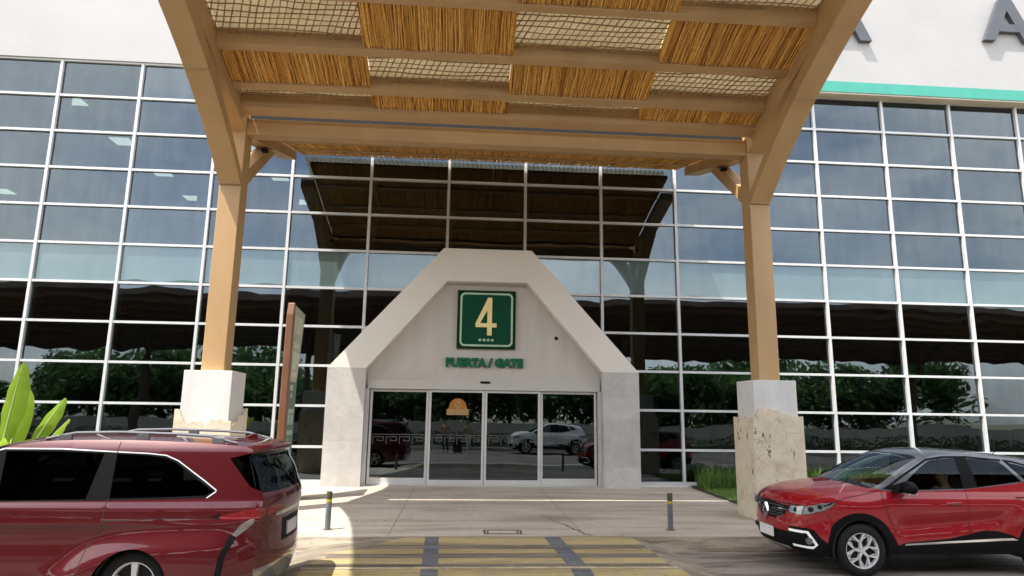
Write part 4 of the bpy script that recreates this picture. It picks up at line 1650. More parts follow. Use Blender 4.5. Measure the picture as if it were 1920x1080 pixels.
def wheel(parent, c, r, rw, style, sgn):
    """tyre + rim as parts; outer face at y = c.y, sgn = -1 faces -y"""
    cx_, cy_, cz_ = c
    t = MB()
    W = 0.21
    s = -sgn
    prof = [(rw - 0.01, 0.02), (rw, 0.006), (rw + 0.012, 0.0), (r - 0.05, 0.002), (r - 0.022, 0.012), (r - 0.006, 0.032), (r, 0.055), (r, W - .055), (r - 0.006, W - .03), (r - 0.03, W), (rw, W)]
    t.lathe([(a, cy_ + s * h) for a, h in prof], (cx_, 0, cz_), 'y', 56)
    ty = t.build('tyre', M['rubber'], parent, smooth=45)
    m = MB()
    m.lathe([(rw + 0.002, cy_ + s * 0.012), (rw - 0.012, cy_ + s * 0.012), (rw - 0.022, cy_ + s * 0.03), (rw - 0.03, cy_ + s * 0.12)], (cx_, 0, cz_), 'y', 56)
    m.lathe([(0.0, cy_ + s * 0.022), (0.028, cy_ + s * 0.022), (0.05, cy_ + s * 0.03), (0.055, cy_ + s * 0.05)], (cx_, 0, cz_), 'y', 24)
    for k in range(5):
        a = math.radians(90 + 72 * k + style[1])

        def pt(rad, ang):
            return (cx_ + rad * math.cos(ang), cz_ + rad * math.sin(ang))
        ro = rw - 0.008
        if style[0] == 'split':
            m.prism([pt(0.03, a - .7), pt(0.115, a - .13), pt(0.115, a + .13), pt(0.03, a + .7)], 'y', cy_ + s * 0.022, cy_ + s * 0.06)
            for q in (-1, 1):
                m.prism([pt(0.105, a + q * .15), pt(0.10, a - q * .08), pt(ro, a + q * .30), pt(ro, a + q * .47)], 'y', cy_ + s * 0.0205, cy_ + s * 0.055)
                m.prism([pt(ro * .66, a + q * .34), pt(ro * .60, a + q * .30), pt(ro * .93, a + q * .62), pt(ro, a + q * .60)], 'y', cy_ + s * 0.023, cy_ + s * 0.055)
        else:
            m.prism([pt(0.03, a - .7), pt(ro, a - .15), pt(ro, a + .15), pt(0.03, a + .7)], 'y', cy_ + s * 0.022, cy_ + s * 0.06)
    m.build('rim', M['wheel_silver'], ty, smooth=30)
    d = MB()
    d.lathe([(0.0, cy_ + s * 0.065), (rw - 0.02, cy_ + s * 0.065), (rw - 0.02, cy_ + s * 0.2)], (cx_, 0, cz_), 'y', 40)
    for k in range(5):
        a = math.radians(90 + 72 * k + 36 + style[1])
        d.lathe([(0.0, cy_ + s * 0.026), (0.009, cy_ + s * 0.026), (0.009, cy_ + s * 0.035)], (cx_ + 0.042 * math.cos(a), 0, cz_ + 0.042 * math.sin(a)), 'y', 8)
    d.build('brake_disc', M['dark_void'], ty)
    return ty


def smst(a, b, x):
    t = min(1.0, max(0.0, (x - a) / (b - a)))
    return t * t * (3 - 2 * t)


# ------------------------------------------------------------------ small red SUV
def build_suv(name, label, origin, body_mat, roof_mat, group=None, person_inside=False):
    ox, oy, oz = origin
    car = thing(name, label, 'car', origin, group)
    O = Vector(origin)
    plan = Curve([(-0.1, 0.56), (0.05, 0.66), (0.15, 0.735), (0.3, 0.80), (0.5, 0.85), (0.8, 0.885), (1.3, 0.90), (3.2, 0.90), (3.7, 0.885), (4.0, 0.84), (4.2, 0.76), (4.35, 0.66)], 0.22)
    vert = Curve([(0.15, -0.07), (0.28, -0.03), (0.42, -0.012), (0.56, -0.014), (0.68, -0.020), (0.80, -0.010), (0.90, 0.0), (0.955, -0.010), (1.01, -0.028), (1.07, -0.052), (1.14, -0.072), (1.35, -0.130), (1.62, -0.235)], 0.06)

    def w(x, z):
        b = plan(x) + vert(z)
        # flared arches and a pressed door scoop
        for wx in (0.87, 3.54):
            d = math.hypot(x - wx, z - 0.33)
            b += 0.026 * smst(0.74, 0.40, d)
        line = 0.60 + (x - 1.3) * 0.085
        b += -0.022 * smst(1.15, 1.6, x) * smst(3.2, 2.7, x) * math.exp(-((z - line) / 0.085) ** 2)
        b += 0.012 * smst(2.3, 3.0, x) * math.exp(-((z - (0.52 + (x - 2.4) * 0.36)) / 0.07) ** 2)
        return b
    tab = [(0.30, 0.22, -0.10, 0, 2.4), (0.20, 0.30, -0.15, 0, 2.4), (0.16, 0.45, -0.16, 0, 2.4), (0.155, 0.60, -0.16, 0, 2.4), (0.165, 0.74, -0.15, 0, 2.4), (0.19, 0.85, -0.15, 0.005, 2.4),
           (0.24, 0.93, -0.17, 0.02, 2.4), (0.34, 0.985, -0.15, 0.055, 2.4), (0.55, 1.035, -0.08, 0.085, 2.6), (0.85, 1.075, -0.07, 0.085, 2.6), (1.12, 1.10, -0.18, 0.075, 2.5), (1.26, 1.135, -0.27, 0.05, 2.4),
           (1.60, 1.345, -0.20, 0.05, 2.6), (1.98, 1.530, -0.12, 0.055, 2.8), (2.25, 1.580, -0.02, 0.055, 3), (2.6, 1.590, 0, 0.05, 3), (3.1, 1.560, 0, 0.05, 3), (3.5, 1.505, 0, 0.05, 3), (3.80, 1.45, 0.10, 0.045, 3),
           (3.88, 1.40, 0.10, 0.0, 3), (4.02, 1.15, 0.12, 0, 2.6), (4.12, 0.98, 0.14, 0, 2.4), (4.16, 0.7, 0.14, 0, 2.4), (4.18, 0.45, 0.14, 0, 2.4), (4.10, 0.25, 0.10, 0, 2.4)]
    st = Strip(tab, w)
    side = list(st.side)
    outer = side + [(3.95, 0.285), (1.3, 0.285), (0.45, 0.26)]
    AR = 0.385
    hole = lambda wx: arc(wx, 0.33, AR, -12, 192, 40) + [(wx - AR, 0.15), (wx + AR, 0.15)]
    hole_f = [(x, max(z, 0.10)) for x, z in hole(0.87)]
    hole_r = [(x, max(z, 0.10)) for x, z in hole(3.54)]
    belt = [(1.20, 1.108), (1.42, 1.085), (1.9, 1.095), (2.36, 1.112), (2.8, 1.155), (3.22, 1.20), (3.45, 1.25), (3.75, 1.30), (3.96, 1.33)]
    gh = belt + [(4.2, 1.40), (3.9, 1.8), (2.0, 1.8), (1.2, 1.25)]
    door_f = [(1.22, 1.105)] + belt[1:4] + [(2.43, 1.116), (2.425, 0.8), (2.40, 0.54), (2.2, 0.50), (1.48, 0.44), (1.34, 0.62), (1.24, 0.85)]
    door_r = [(2.438, 1.12)] + belt[4:6] + [(3.40, 1.24), (3.42, 1.0), (3.24, 0.76), (3.02, 0.58), (2.61, 0.585), (2.438, 0.56)]
    win_f = smooth_poly([(1.47, 1.105), (1.66, 1.25), (1.86, 1.395), (2.03, 1.49), (2.2, 1.518), (2.42, 1.528), (2.425, 1.13), (2.0, 1.115)], 0)
    win_r = [(2.60, 1.527), (2.85, 1.512), (3.06, 1.487), (3.18, 1.36), (3.29, 1.225), (3.0, 1.19), (2.63, 1.148)]
    win_q = [(3.20, 1.475), (3.42, 1.425), (3.62, 1.36), (3.60, 1.33), (3.40, 1.27), (3.34, 1.275)]
    mirror_sail = [(1.24, 1.118), (1.45, 1.10), (1.60, 1.215), (1.40, 1.17)]
    clad = [(0.42, 0.26), (0.42, 0.40), (0.48, 0.60)] + arc(0.87, 0.33, 0.485, 145, 20, 18) + [(1.37, 0.40), (1.48, 0.435), (2.1, 0.485), (2.61, 0.59), (2.80, 0.585), (3.0, 0.53), (3.07, 0.50)] + arc(3.54, 0.33, 0.485, 155, 20, 18) + [(4.02, 0.42), (4.25, 0.42), (4.25, 0.2), (0.42, 0.2)]
    chrome = [(1.46, 0.398), (3.07, 0.470), (3.0, 0.495), (2.75, 0.487), (1.48, 0.421)]
    lamp = [(0.10, 0.765), (0.24, 0.775), (0.42, 0.825), (0.53, 0.895), (0.585, 0.955), (0.40, 0.925), (0.22, 0.885), (0.10, 0.87)]
    cor = [(0.0, 0.20), (0.45, 0.20), (0.45, 0.40), (0.36, 0.47), (0.28, 0.58), (0.20, 0.60), (0.0, 0.60)]
    drl = stroke([(0.10, 0.545), (0.205, 0.545), (0.30, 0.385), (0.26, 0.350), (0.10, 0.350)], 0.034)
    tail = [(3.92, 1.04), (3.70, 1.05), (3.62, 0.99), (3.80, 0.90), (4.25, 0.88), (4.25, 1.03)]
    bump_r = [(3.9, 0.42), (4.3, 0.60), (4.3, 0.2), (3.9, 0.2)]
    seam = [stroke([(2.431, 1.116), (2.431, 0.8), (2.41, 0.53)], 0.010), stroke([(1.22, 1.10), (1.24, 0.86), (1.33, 0.62), (1.40, 0.5)], 0.010), stroke([(3.41, 1.24), (3.43, 1.0), (3.25, 0.76), (3.04, 0.57)], 0.009),
            stroke([(0.58, 0.955), (0.7, 1.0), (0.95, 1.045), (1.18, 1.09)], 0.009), stroke([(0.42, 0.815), (0.50, 0.72), (0.49, 0.62)], 0.008)]
    regs = [('greenhouse', gh), ('door_f', door_f), ('door_r', door_r), ('cladding', clad), ('corner', cor), ('chrome', chrome), ('drl', drl), ('lamp', lamp), ('tail', tail), ('cladding', bump_r),
            ('blackframe', stroke([(1.30, 1.125), (1.62, 1.31), (2.0, 1.505), (2.25, 1.54), (2.6, 1.545), (3.08, 1.505), (3.25, 1.49), (3.45, 1.44)], 0.028)),
            ('blackframe', mirror_sail), ('blackframe', [(2.425, 1.125), (2.42, 1.54), (2.60, 1.54), (2.63, 1.145)]), ('blackframe', [(3.06, 1.5), (3.20, 1.485), (3.37, 1.26), (3.28, 1.215)]),
            ('window_f', win_f), ('window_r', win_r), ('window_q', win_q),
            ('greystrip', stroke([(3.10, 1.50), (3.22, 1.36), (3.335, 1.235)], 0.05))] + [('seam%d' % i, s) for i, s in enumerate(seam)]
    S = Shell(O)
    ov, res = cut_patch(outer, regs, [hole_f, hole_r], 0.045)
    for sg in (-1, 1):
        S.lift(ov, res, lambda x, z: (x, sg * w(x, z), z), sg > 0, '' if sg < 0 else '_far')
    # reflector bowls and dark projectors just behind the clear lamp lens
    circ = lambda cx_, cz_, r_: arc(cx_, cz_, r_, 0, 345, 23)
    ovb, resb = cut_patch(lamp, [('proj', circ(0.26, 0.835, 0.036)), ('proj', circ(0.37, 0.872, 0.030)), ('proj', stroke([(0.42, .89), (0.53, 0.93)], 0.02))], [], 0.02)
    resb['bowl'] = resb.pop('body')
    for sg in (-1, 1):
        S.lift(ovb, resb, lambda x, z: (x, sg * w(x, z), z), sg > 0, '' if sg < 0 else '_far', depth={'bowl': -0.02, 'proj': -0.014})
    # centre band
    sz = lambda z: st.s_at(z=z, lo=0, hi=0.28)
    sx = lambda x: st.s_at(x=x, lo=0.12, hi=0.72)
    rect = lambda s0, s1, v0, v1: [(s0, v0 * VS), (s1, v0 * VS), (s1, v1 * VS), (s0, v1 * VS)]
    o2 = rect(0, st.len, -1, 1)
    s_ws0, s_ws1 = sx(1.20), sx(1.99)
    regs2 = [('greenhouse', rect(s_ws1 - .3, st.s_at(x=3.95, lo=.5, hi=.9), -1, 1)),
             ('greenhouse', [(s_ws0 - .02, -VS), (s_ws1, -VS), (s_ws1, VS), (s_ws0 - .02, VS)]),
             ('windscreen', [(s_ws0, -0.93 * VS), (s_ws1 - .05, -0.90 * VS), (s_ws1, -0.8 * VS), (s_ws1, 0.8 * VS), (s_ws1 - .05, 0.90 * VS), (s_ws0, 0.93 * VS)]),
             ('black', rect(sz(0.25), sz(0.52), -0.69, 0.69)),
             ('grille', [(sz(0.66), -0.30 * VS), (sz(0.74), -0.60 * VS), (sz(0.85), -0.64 * VS), (sz(0.865), 0), (sz(0.85), 0.64 * VS), (sz(0.74), 0.60 * VS), (sz(0.66), 0.30 * VS)]),
             ('grille_chrome', stroke([(sz(0.80), -0.62 * VS), (sz(0.795), -0.16 * VS)], 0.016)),
             ('grille_chrome', stroke([(sz(0.80), 0.62 * VS), (sz(0.795), 0.16 * VS)], 0.016)),
             ('skid', rect(sz(0.262), sz(0.312), -0.56, 0.56)),
             ('cladding', rect(0, sz(0.235), -1, 1)),
             ('rear_window', [(st.s_at(z=1.38, lo=.8), -.82 * VS), (st.s_at(z=1.10, lo=.8), -.86 * VS), (st.s_at(z=1.10, lo=.8), .86 * VS), (st.s_at(z=1.38, lo=.8), .82 * VS)]),
             ('cladding', rect(st.s_at(z=0.55, lo=.8), st.len, -1, 1)),
             ('seam', stroke([(sz(0.885), -0.98 * VS), (sz(0.875), -0.6 * VS), (sz(0.868), 0), (sz(0.875), 0.6 * VS), (sz(0.885), 0.98 * VS)], 0.012)),
             ('cowl', [(s_ws0 - .07, -0.90 * VS), (s_ws0, -0.93 * VS), (s_ws0, 0.93 * VS), (s_ws0 - .07, 0.90 * VS)])]
    for q in (-1, 1):
        sf = '' if q < 0 else '_far'
        regs2 += [('lamp' + sf, [(sz(0.80), q * 0.62 * VS), (sz(0.765), q * 0.70 * VS), (sz(0.765), q * VS), (sz(0.872), q * VS), (sz(0.865), q * 0.66 * VS)]),
                  ('corner' + sf, [(sz(0.235), q * 0.66 * VS), (sz(0.59), q * 0.70 * VS), (sz(0.60), q * VS), (sz(0.235), q * VS)]),
                  ('drl' + sf, stroke([(sz(0.545), q * 0.70 * VS), (sz(0.545), q * VS)], 0.034)),
                  ('drl' + sf, stroke([(sz(0.350), q * 0.72 * VS), (sz(0.350), q * VS)], 0.032)),
                  ('tail' + sf, rect(st.s_at(z=1.03, lo=.8), st.s_at(z=.88, lo=.8), min(q * .62, q), max(q * .62, q)))]
    ov2, res2 = cut_patch(o2, regs2, [], 0.045)
    S.lift(ov2, res2, lambda s, t: st.point(s, t / VS), False)
    for q in (-1, 1):
        pl_ = [(sz(0.80), q * 0.62 * VS), (sz(0.765), q * 0.70 * VS), (sz(0.765), q * VS), (sz(0.872), q * VS), (sz(0.865), q * 0.66 * VS)]
        sc0 = (sz(0.82), q * 0.80 * VS)
        ovb, resb = cut_patch(pl_, [('proj', circ(sc0[0], sc0[1], 0.036))], [], 0.02)
        resb['bowl'] = resb.pop('body')
        S.lift(ovb, resb, lambda s, t: st.point(s, t / VS), False, '' if q < 0 else '_far', depth={'bowl': -0.02, 'proj': -0.014})
    pr = S.parts
    out = {}

    def emit(key, nm, mt, par=car):
        if key in pr:
            out[key] = pr[key].build(nm, mt, par)
            return out[key]
    bodyk = pr['body']
    for k in ('body_far',):
        o_ = bodyk.add(pr[k].v, pr[k].f)
        bodyk.n += pr[k].n
    emit('body', 'body', body_mat)
    for k in ('door_f', 'door_r'):
        for sf in ('', '_far'):
            emit(k + sf, 'door', body_mat)
    roof = pr['greenhouse']
    roof.add(pr['greenhouse_far'].v, pr['greenhouse_far'].f)
    roof.n += pr['greenhouse_far'].n
    emit('greenhouse', 'roof', roof_mat)
    for sf in ('', '_far'):
        emit('window_f' + sf, 'window', M['car_glass'], out['door_f' + sf])
        emit('window_r' + sf, 'window', M['privacy'], out['door_r' + sf])
        emit('window_q' + sf, 'quarter_window', M['privacy'])
        emit('blackframe' + sf, 'window_trim', M['black'])
        emit('greystrip' + sf, 'pillar_trim', roof_mat)
        emit('cladding' + sf, 'wheel_arch_trim', M['black'])
        emit('corner' + sf, 'fog_lamp_surround', M['black'])
        emit('chrome' + sf, 'sill_strip', M['chrome'])
        emit('drl' + sf, 'running_lamp', M['lamp_white'])
        emit('tail' + sf, 'tail_lamp', M['lamp_red'])
        for i in range(len(seam)):
            emit('seam%d' % i + sf, 'panel_gap', M['dark_void'])
        emit('lamp' + sf, 'headlamp', M['lens'])
        emit('bowl' + sf, 'reflector', M['bowl'], out['lamp' + sf])
        emit('proj' + sf, 'projector', M['black'], out['lamp' + sf])
    emit('seam', 'bonnet_gap', M['dark_void'])
    emit('cowl', 'cowl_panel', M['black'])
    emit('windscreen', 'windscreen', M['screen_glass'])
    emit('rear_window', 'rear_window', M['privacy'])
    emit('black', 'lower_intake', M['black'])
    emit('grille', 'grille', M['black'])
    emit('grille_chrome', 'grille_bar', M['chrome'])
    emit('skid', 'skid_plate', M['silver'])
    # fog lamps
    for sg in (-1, 1):
        f = MB()
        f.lathe([(0.0, oy + sg * 0.79), (0.035, oy + sg * 0.79), (0.042, oy + sg * 0.80), (0.045, oy + sg * .77)], (ox + 0.20, 0, oz + 0.44), 'y', 18)
        f.build('fog_lamp', M['grey_paint'], car, smooth=True)
    # grille slats, emblem, plate
    f = MB()
    for z in (0.70, 0.735, 0.77, 0.83):
        s = sz(z)
        pts = [Vector(st.point(s, v)) + O + Vector((-0.004, 0, 0)) for v in np.linspace(-0.55, 0.55, 15)]
        f.tube(pts, 0.006, 5)
    f.build('grille_slats', M['grey_paint'], out['grille'])
    f = MB()
    ex = ox - 0.004
    do, di = [(0, 0.845), (0.085, 0.735), (0, 0.625), (-0.085, 0.735)], [(0.0, 0.795), (0.045, 0.735), (0.0, 0.675), (-0.045, 0.735)]
    for i in range(4):
        a, b, c, d = do[i], do[(i + 1) % 4], di[(i + 1) % 4], di[i]
        f.prism([(oy + a[0], oz + a[1]), (oy + b[0], oz + b[1]), (oy + c[0], oz + c[1]), (oy + d[0], oz + d[1])], 'x', ex - 0.028, ex + 0.01)
    f.build('diamond_emblem', M['chrome'], car)
    f = MB()
    f.box(ox - 0.03, ox - 0.012, oy - 0.21, oy + 0.21, oz + 0.40, oz + 0.54)
    f.build('number_plate', M['white_plate'], car, bevel=0.004)
    # wheels, wells
    for wx in (0.87, 3.54):
        for sg in (-1, 1):
            wheel(car, (ox + wx, oy + sg * 0.905, oz + 0.335), 0.338, 0.232, ('split', 10 if wx < 1 else 30), sg)
            f = MB()
            pts = arc(wx, 0.33, AR + 0.005, -15, 195, 30)
            vs = [(ox + x, oy + sg * 0.90 + (0 if sg > 0 else 0), oz + z) for x, z in pts] + [(ox + x, oy + sg * 0.60, oz + z) for x, z in pts]
            n = len(pts)
            f.add(vs, [(i, i + 1, n + i + 1, n + i) for i in range(n - 1)] + [tuple(range(n, 2 * n))])
            f.build('wheel_well', M['dark_void'], car)
    # floor pan so nothing shows through
    f = MB()
    f.box(ox + 0.35, ox + 4.05, oy - 0.6, oy + 0.6, oz + 0.25, oz + 0.33)
    f.box(ox + 1.28, ox + 3.1, oy - 0.80, oy + 0.80, oz + 0.29, oz + 0.34)
    f.box(ox + 1.0, ox + 1.05, oy - .75, oy + .75, oz + .3, oz + 1.02)
    f.build('underbody', M['dark_void'], car)
    # cabin
    f = MB()
    for sx_ in (2.05, 2.95):
        for sg in (-1, 1):
            f.prism([(sx_ - 0.05, 0.38), (sx_ + 0.5, 0.36), (sx_ + 0.62, 1.0), (sx_ + 0.5, 1.02), (sx_ + 0.36, 0.52), (sx_ - 0.05, 0.54)], 'y', sg * 0.16, sg * 0.62)
            f.prism([(sx_ + 0.52, 1.06), (sx_ + 0.60, 1.05), (sx_ + 0.64, 1.24), (sx_ + 0.56, 1.25)], 'y', sg * 0.27, sg * 0.51)
    f.prism([(1.05, 0.55), (1.50, 0.60), (1.55, 0.96), (1.40, 1.06), (1.05, 1.06)], 'y', -0.78, 0.78)
    f.v = [(a[0] + ox, a[1] + oy, a[2] + oz) for a in f.v]
    f.build('seats', M['seat'], car, bevel=0.02)
    f = MB()
    pts = [(ox + 1.62 + 0.05 * math.sin(t), oy - 0.39 + 0.18 * math.cos(t), oz + 0.93 + 0.17 * math.sin(t)) for t in [6.2832 * k / 24 for k in range(25)]]
    f.tube(pts, 0.016, 8)
    f.build('steering_wheel', M['black'], car, smooth=True)
    # mirrors, handles, wipers, aerial
    for sg in (-1, 1):
        f = MB()
        vs, fs = [], []
        n, k = 14, 8
        for i in range(k + 1):
            a = math.pi * i / k
            for j in range(n):
                b = 2 * math.pi * j / n
                X = -math.cos(a)
                x = 0.085 * X * (1.0 if X < 0 else 0.45)
                r = max(0.02, math.sin(a)) ** 0.6
                vs.append((ox + 1.53 + x * 1.25, oy + sg * (1.01 + 0.14 * r * math.cos(b)), oz + 1.155 + 0.085 * r * math.sin(b) - 0.012 * math.cos(b)))
        for i in range(k):
            for j in range(n):
                fs.append((i * n + j, i * n + (j + 1) % n, (i + 1) * n + (j + 1) % n, (i + 1) * n + j))
        f.add(vs, fs)
        mir = f.build('mirror', M['black'], car, smooth=True)
        f = MB()
        f.prism([(ox + 1.36, oz + 1.08), (ox + 1.46, oz + 1.08), (ox + 1.48, oz + 1.14), (ox + 1.42, oz + 1.14)], 'y', oy + sg * 0.84, oy + sg * 0.96)
        f.build('mirror_arm', M['black'], mir)
        f = MB()
        f.box(ox + 1.47, ox + 1.58, oy + sg * 0.99 - .09, oy + sg * .99 + .09, oz + 1.068, oz + 1.09)
        f.build('mirror_trim', M['silver'], mir, bevel=.004)
        for hx, hz, dk in ((2.22, 0.945, 'door_f'), (3.24, 1.03, 'door_r')):
            f = MB()
            y = w(hx, hz)
            f.tube([(ox + hx - 0.10, oy + sg * (y - .004), oz + hz - .004), (ox + hx - 0.08, oy + sg * (y + 0.022), oz + hz), (ox + hx + 0.08, oy + sg * (y + 0.022), oz + hz + .006), (ox + hx + 0.10, oy + sg * (y - .004), oz + hz + .006)], 0.013, 8)
            f.build('handle', body_mat, out[dk + ('' if sg < 0 else '_far')], smooth=True)
    f = MB()
    f.tube([(ox + 3.55, oy, oz + 1.54), (ox + 3.72, oy, oz + 1.66)], [0.006, 0.003], 6)
    f.build('aerial', M['black'], car)
    return car, w


suv, suv_w = build_suv('red_suv', 'shiny red compact car with dark grey roof facing left by the kerb', (3.86, -8.0, RZ), M['red_paint'], M['grey_paint'])
white_suv, _ = build_suv('white_suv', 'white compact car in the road mirrored in the right glass doors', (2.05, -19.4, RZ), M['white_paint'], M['white_paint'])


# ------------------------------------------------------------------ maroon minivan
def build_van(origin):
    ox, oy, oz = origin
    car = thing('maroon_minivan', 'glossy maroon minivan with dark windows seen from its left rear side', 'minivan', origin)
    O = Vector(origin)
    plan = Curve([(-5.4, 0.62), (-5.2, 0.76), (-4.9, 0.90), (-4.5, 0.97), (-4.0, 0.99), (-1.6, 0.99), (-1.0, 0.975), (-0.7, 0.95), (-0.45, 0.90), (-0.3, 0.83), (-0.15, 0.72)], 0.2)
    vert = Curve([(0.15, -0.06), (0.30, -0.02), (0.45, -0.005), (0.6, -0.016), (0.75, -0.028), (0.86, -0.022), (0.93, -0.004), (0.965, -0.016), (1.03, -0.018), (1.075, -0.020), (1.115, -0.052), (1.17, -0.062), (1.64, -0.165), (1.72, -0.215), (1.85, -0.33)], 0.035)

    crease_c = Curve([(-2.8, 0.30), (-2.42, 0.49), (-2.04, 0.775), (-1.81, 0.86), (-1.4, 0.915), (-0.92, 0.95), (-0.3, 0.97)], 0.25)

    def w(x, z):
        b = plan(x) + vert(z)
        # muscular rear haunch: bulge below a rising crease
        crease = crease_c(x)
        if x > -2.7:
            b += 0.085 * smst(crease + 0.03, crease - 0.30, z) * smst(-2.75, -2.0, x) * smst(-0.30, -0.9, x)
        d = math.hypot(x + 4.63, z - 0.35)
        b += 0.020 * smst(0.60, 0.40, d)
        return b
    tab = [(-5.05, 0.22, -0.12, 0, 2.4), (-5.14, 0.35, -0.16, 0, 2.4), (-5.15, 0.6, -0.16, 0, 2.4), (-5.10, 0.80, -0.17, 0.02, 2.4), (-4.95, 0.92, -0.17, 0.05, 2.4), (-4.5, 1.02, -0.1, 0.07, 2.6), (-4.15, 1.08, -0.2, 0.06, 2.6),
           (-3.95, 1.16, -0.32, 0.05, 2.4), (-3.4, 1.50, -0.22, 0.06, 2.6), (-3.05, 1.655, -0.12, 0.06, 2.8), (-2.7, 1.72, -0.03, 0.05, 3), (-2.0, 1.735, 0, 0.045, 3), (-1.4, 1.722, 0, 0.045, 3), (-0.85, 1.695, 0.02, 0.04, 3), (-0.60, 1.665, 0.14, 0.03, 3),
           (-0.56, 1.625, 0.14, 0.01, 3), (-0.60, 1.58, 0.10, 0, 2.6), (-0.50, 1.40, 0.14, 0, 2.5), (-0.46, 1.25, 0.13, 0, 2.4), (-0.41, 1.17, 0.14, 0, 2.3), (-0.41, 1.05, 0.14, 0, 2.3), (-0.43, 0.95, 0.13, 0, 2.3), (-0.44, 0.75, 0.14, 0, 2.3), (-0.43, 0.5, 0.16, 0, 2.3), (-0.46, 0.33, 0.14, 0, 2.3), (-0.5, 0.25, 0.15, 0, 2.3)]
    st = Strip(tab, w)
    outer = list(st.side) + [(-0.8, 0.25), (-4.9, 0.22)]
    AR = 0.365
    hole = lambda wx: arc(wx, 0.325, AR, -14, 194, 40) + [(wx - AR, 0.12), (wx + AR, 0.12)]
    top_line = [(-3.6, 1.40), (-3.30, 1.56), (-3.04, 1.638), (-2.5, 1.64), (-1.95, 1.615), (-1.62, 1.602), (-1.43, 1.583), (-1.30, 1.53), (-1.15, 1.43), (-1.0, 1.33), (-0.875, 1.24)]
    bot_line = [(-0.875, 1.235), (-0.955, 1.165), (-1.4, 1.152), (-1.90, 1.14), (-2.5, 1.13), (-3.0, 1.12), (-3.7, 1.11), (-3.9, 1.12)]
    glassband = [(-3.9, 1.17)] + top_line + bot_line
    win1 = [(-3.02, 1.612), (-2.5, 1.614), (-2.05, 1.598), (-2.135, 1.15), (-2.5, 1.145), (-2.98, 1.135)]
    win0 = [(-3.55, 1.40), (-3.28, 1.54), (-3.12, 1.60), (-3.08, 1.15), (-3.62, 1.135), (-3.75, 1.20)]
    winq = [(-1.925, 1.593), (-1.62, 1.580), (-1.45, 1.561), (-1.33, 1.515), (-1.17, 1.41), (-1.02, 1.305), (-0.905, 1.232), (-0.97, 1.19), (-1.4, 1.172), (-1.905, 1.160)]
    chrome = stroke(top_line[1:] + [(-0.88, 1.225), (-0.96, 1.165)], 0.011)
    rearblk = [(-0.79, 1.555), (-0.62, 1.60), (-0.30, 1.62), (-0.28, 1.20), (-0.42, 1.215), (-0.55, 1.27)]
    lamp = smooth_poly([(-0.82, 0.965), (-0.78, 1.005), (-0.5, 1.055), (-0.30, 1.06), (-0.30, 0.965), (-0.62, 0.955)], 1)
    lamptip = [(-0.90, 0.985), (-0.80, 0.955), (-0.76, 0.995), (-0.80, 1.01)]
    lens = [(-0.50, 0.965), (-0.585, 0.91), (-0.66, 0.815), (-0.62, 0.79), (-0.52, 0.87), (-0.47, 0.92), (-0.47, 0.965)]
    vent = [(-0.62, 0.79), (-0.68, 0.815), (-0.755, 0.62), (-0.785, 0.40), (-0.72, 0.40), (-0.70, 0.60)]
    front_lamp = [(-5.2, 0.80), (-4.75, 0.86), (-4.5, 0.93), (-4.9, 0.90), (-5.2, 0.87)]
    lower = [(-5.2, 0.2), (-5.2, 0.33), (-0.9, 0.31), (-0.2, 0.36), (-0.2, 0.2)]
    door_s = [(-3.08, 1.10), (-1.93, 1.115), (-1.93, 0.86), (-2.06, 0.72), (-2.12, 0.36), (-3.05, 0.34)]
    door_front = [(-4.05, 1.08), (-3.095, 1.10), (-3.07, 0.34), (-3.95, 0.36), (-4.1, 0.7)]
    seam = [stroke([(-1.925, 1.715), (-1.925, 1.60)], 0.011), stroke([(-1.92, 1.155), (-1.925, 0.86), (-2.04, 0.72), (-2.10, 0.36)], 0.011), stroke([(-3.08, 1.11), (-3.065, 0.34)], 0.011),
            stroke([(-1.925, 0.95), (-0.95, 0.985)], 0.0075), stroke([(-0.60, 1.58), (-0.50, 1.27)], 0.004), stroke([(-0.5, 0.80), (-0.33, 0.76)], 0.008), stroke([(-4.08, 1.08), (-4.12, 0.7), (-3.97, 0.36)], 0.010)]
    regs = [('doorfront', door_front), ('door', door_s), ('lower', lower), ('trim', glassband), ('chrome', chrome), ('win0', win0), ('win1', win1), ('winq', winq), ('rearblk', rearblk), ('lens', lens), ('vent', vent), ('lamptip', lamptip), ('lamp', lamp), ('flamp', front_lamp)] + [('seam%d' % i, s) for i, s in enumerate(seam)]
    S = Shell(O)
    ov, res = cut_patch(outer, regs, [hole(-4.63), hole(-1.58)], 0.045)
    for sg in (-1, 1):
        S.lift(ov, res, lambda x, z: (x, sg * w(x, z), z), sg > 0, '' if sg < 0 else '_far')
    rect = lambda s0, s1, v0, v1: [(s0, v0 * VS), (s1, v0 * VS), (s1, v1 * VS), (s0, v1 * VS)]
    sr_ = lambda z: st.s_at(z=z, lo=.78, hi=1.0)
    sw0, sw1 = st.s_at(x=-3.98, lo=.1, hi=.5), st.s_at(x=-3.06, lo=.1, hi=.6)
    g0, g1 = sr_(1.585), sr_(1.225)
    regs2 = [('windscreen', rect(sw0, sw1, -.93, .93)),
             ('rearblk', [(g0 - .02, -1.0 * VS), (g1 + .02, -1.0 * VS), (g1 + .02, 1.0 * VS), (g0 - .02, 1.0 * VS)]),
             ('rear_window', [(g0, -.86 * VS), (g1, -.90 * VS), (g1, .90 * VS), (g0, .86 * VS)]),
             ('plate_recess', rect(sr_(0.90), sr_(0.66), -.42, .42)),
             ('garnish', rect(sr_(0.985), sr_(0.945), -.62, .62)),
             ('lower', rect(sr_(0.47), st.len, -1, 1)), ('lower', rect(0, st.s_at(z=.34, lo=0, hi=.2), -1, 1)),
             ('grille', rect(st.s_at(z=.40, lo=0, hi=.2), st.s_at(z=.74, lo=0, hi=.2), -.7, .7))]
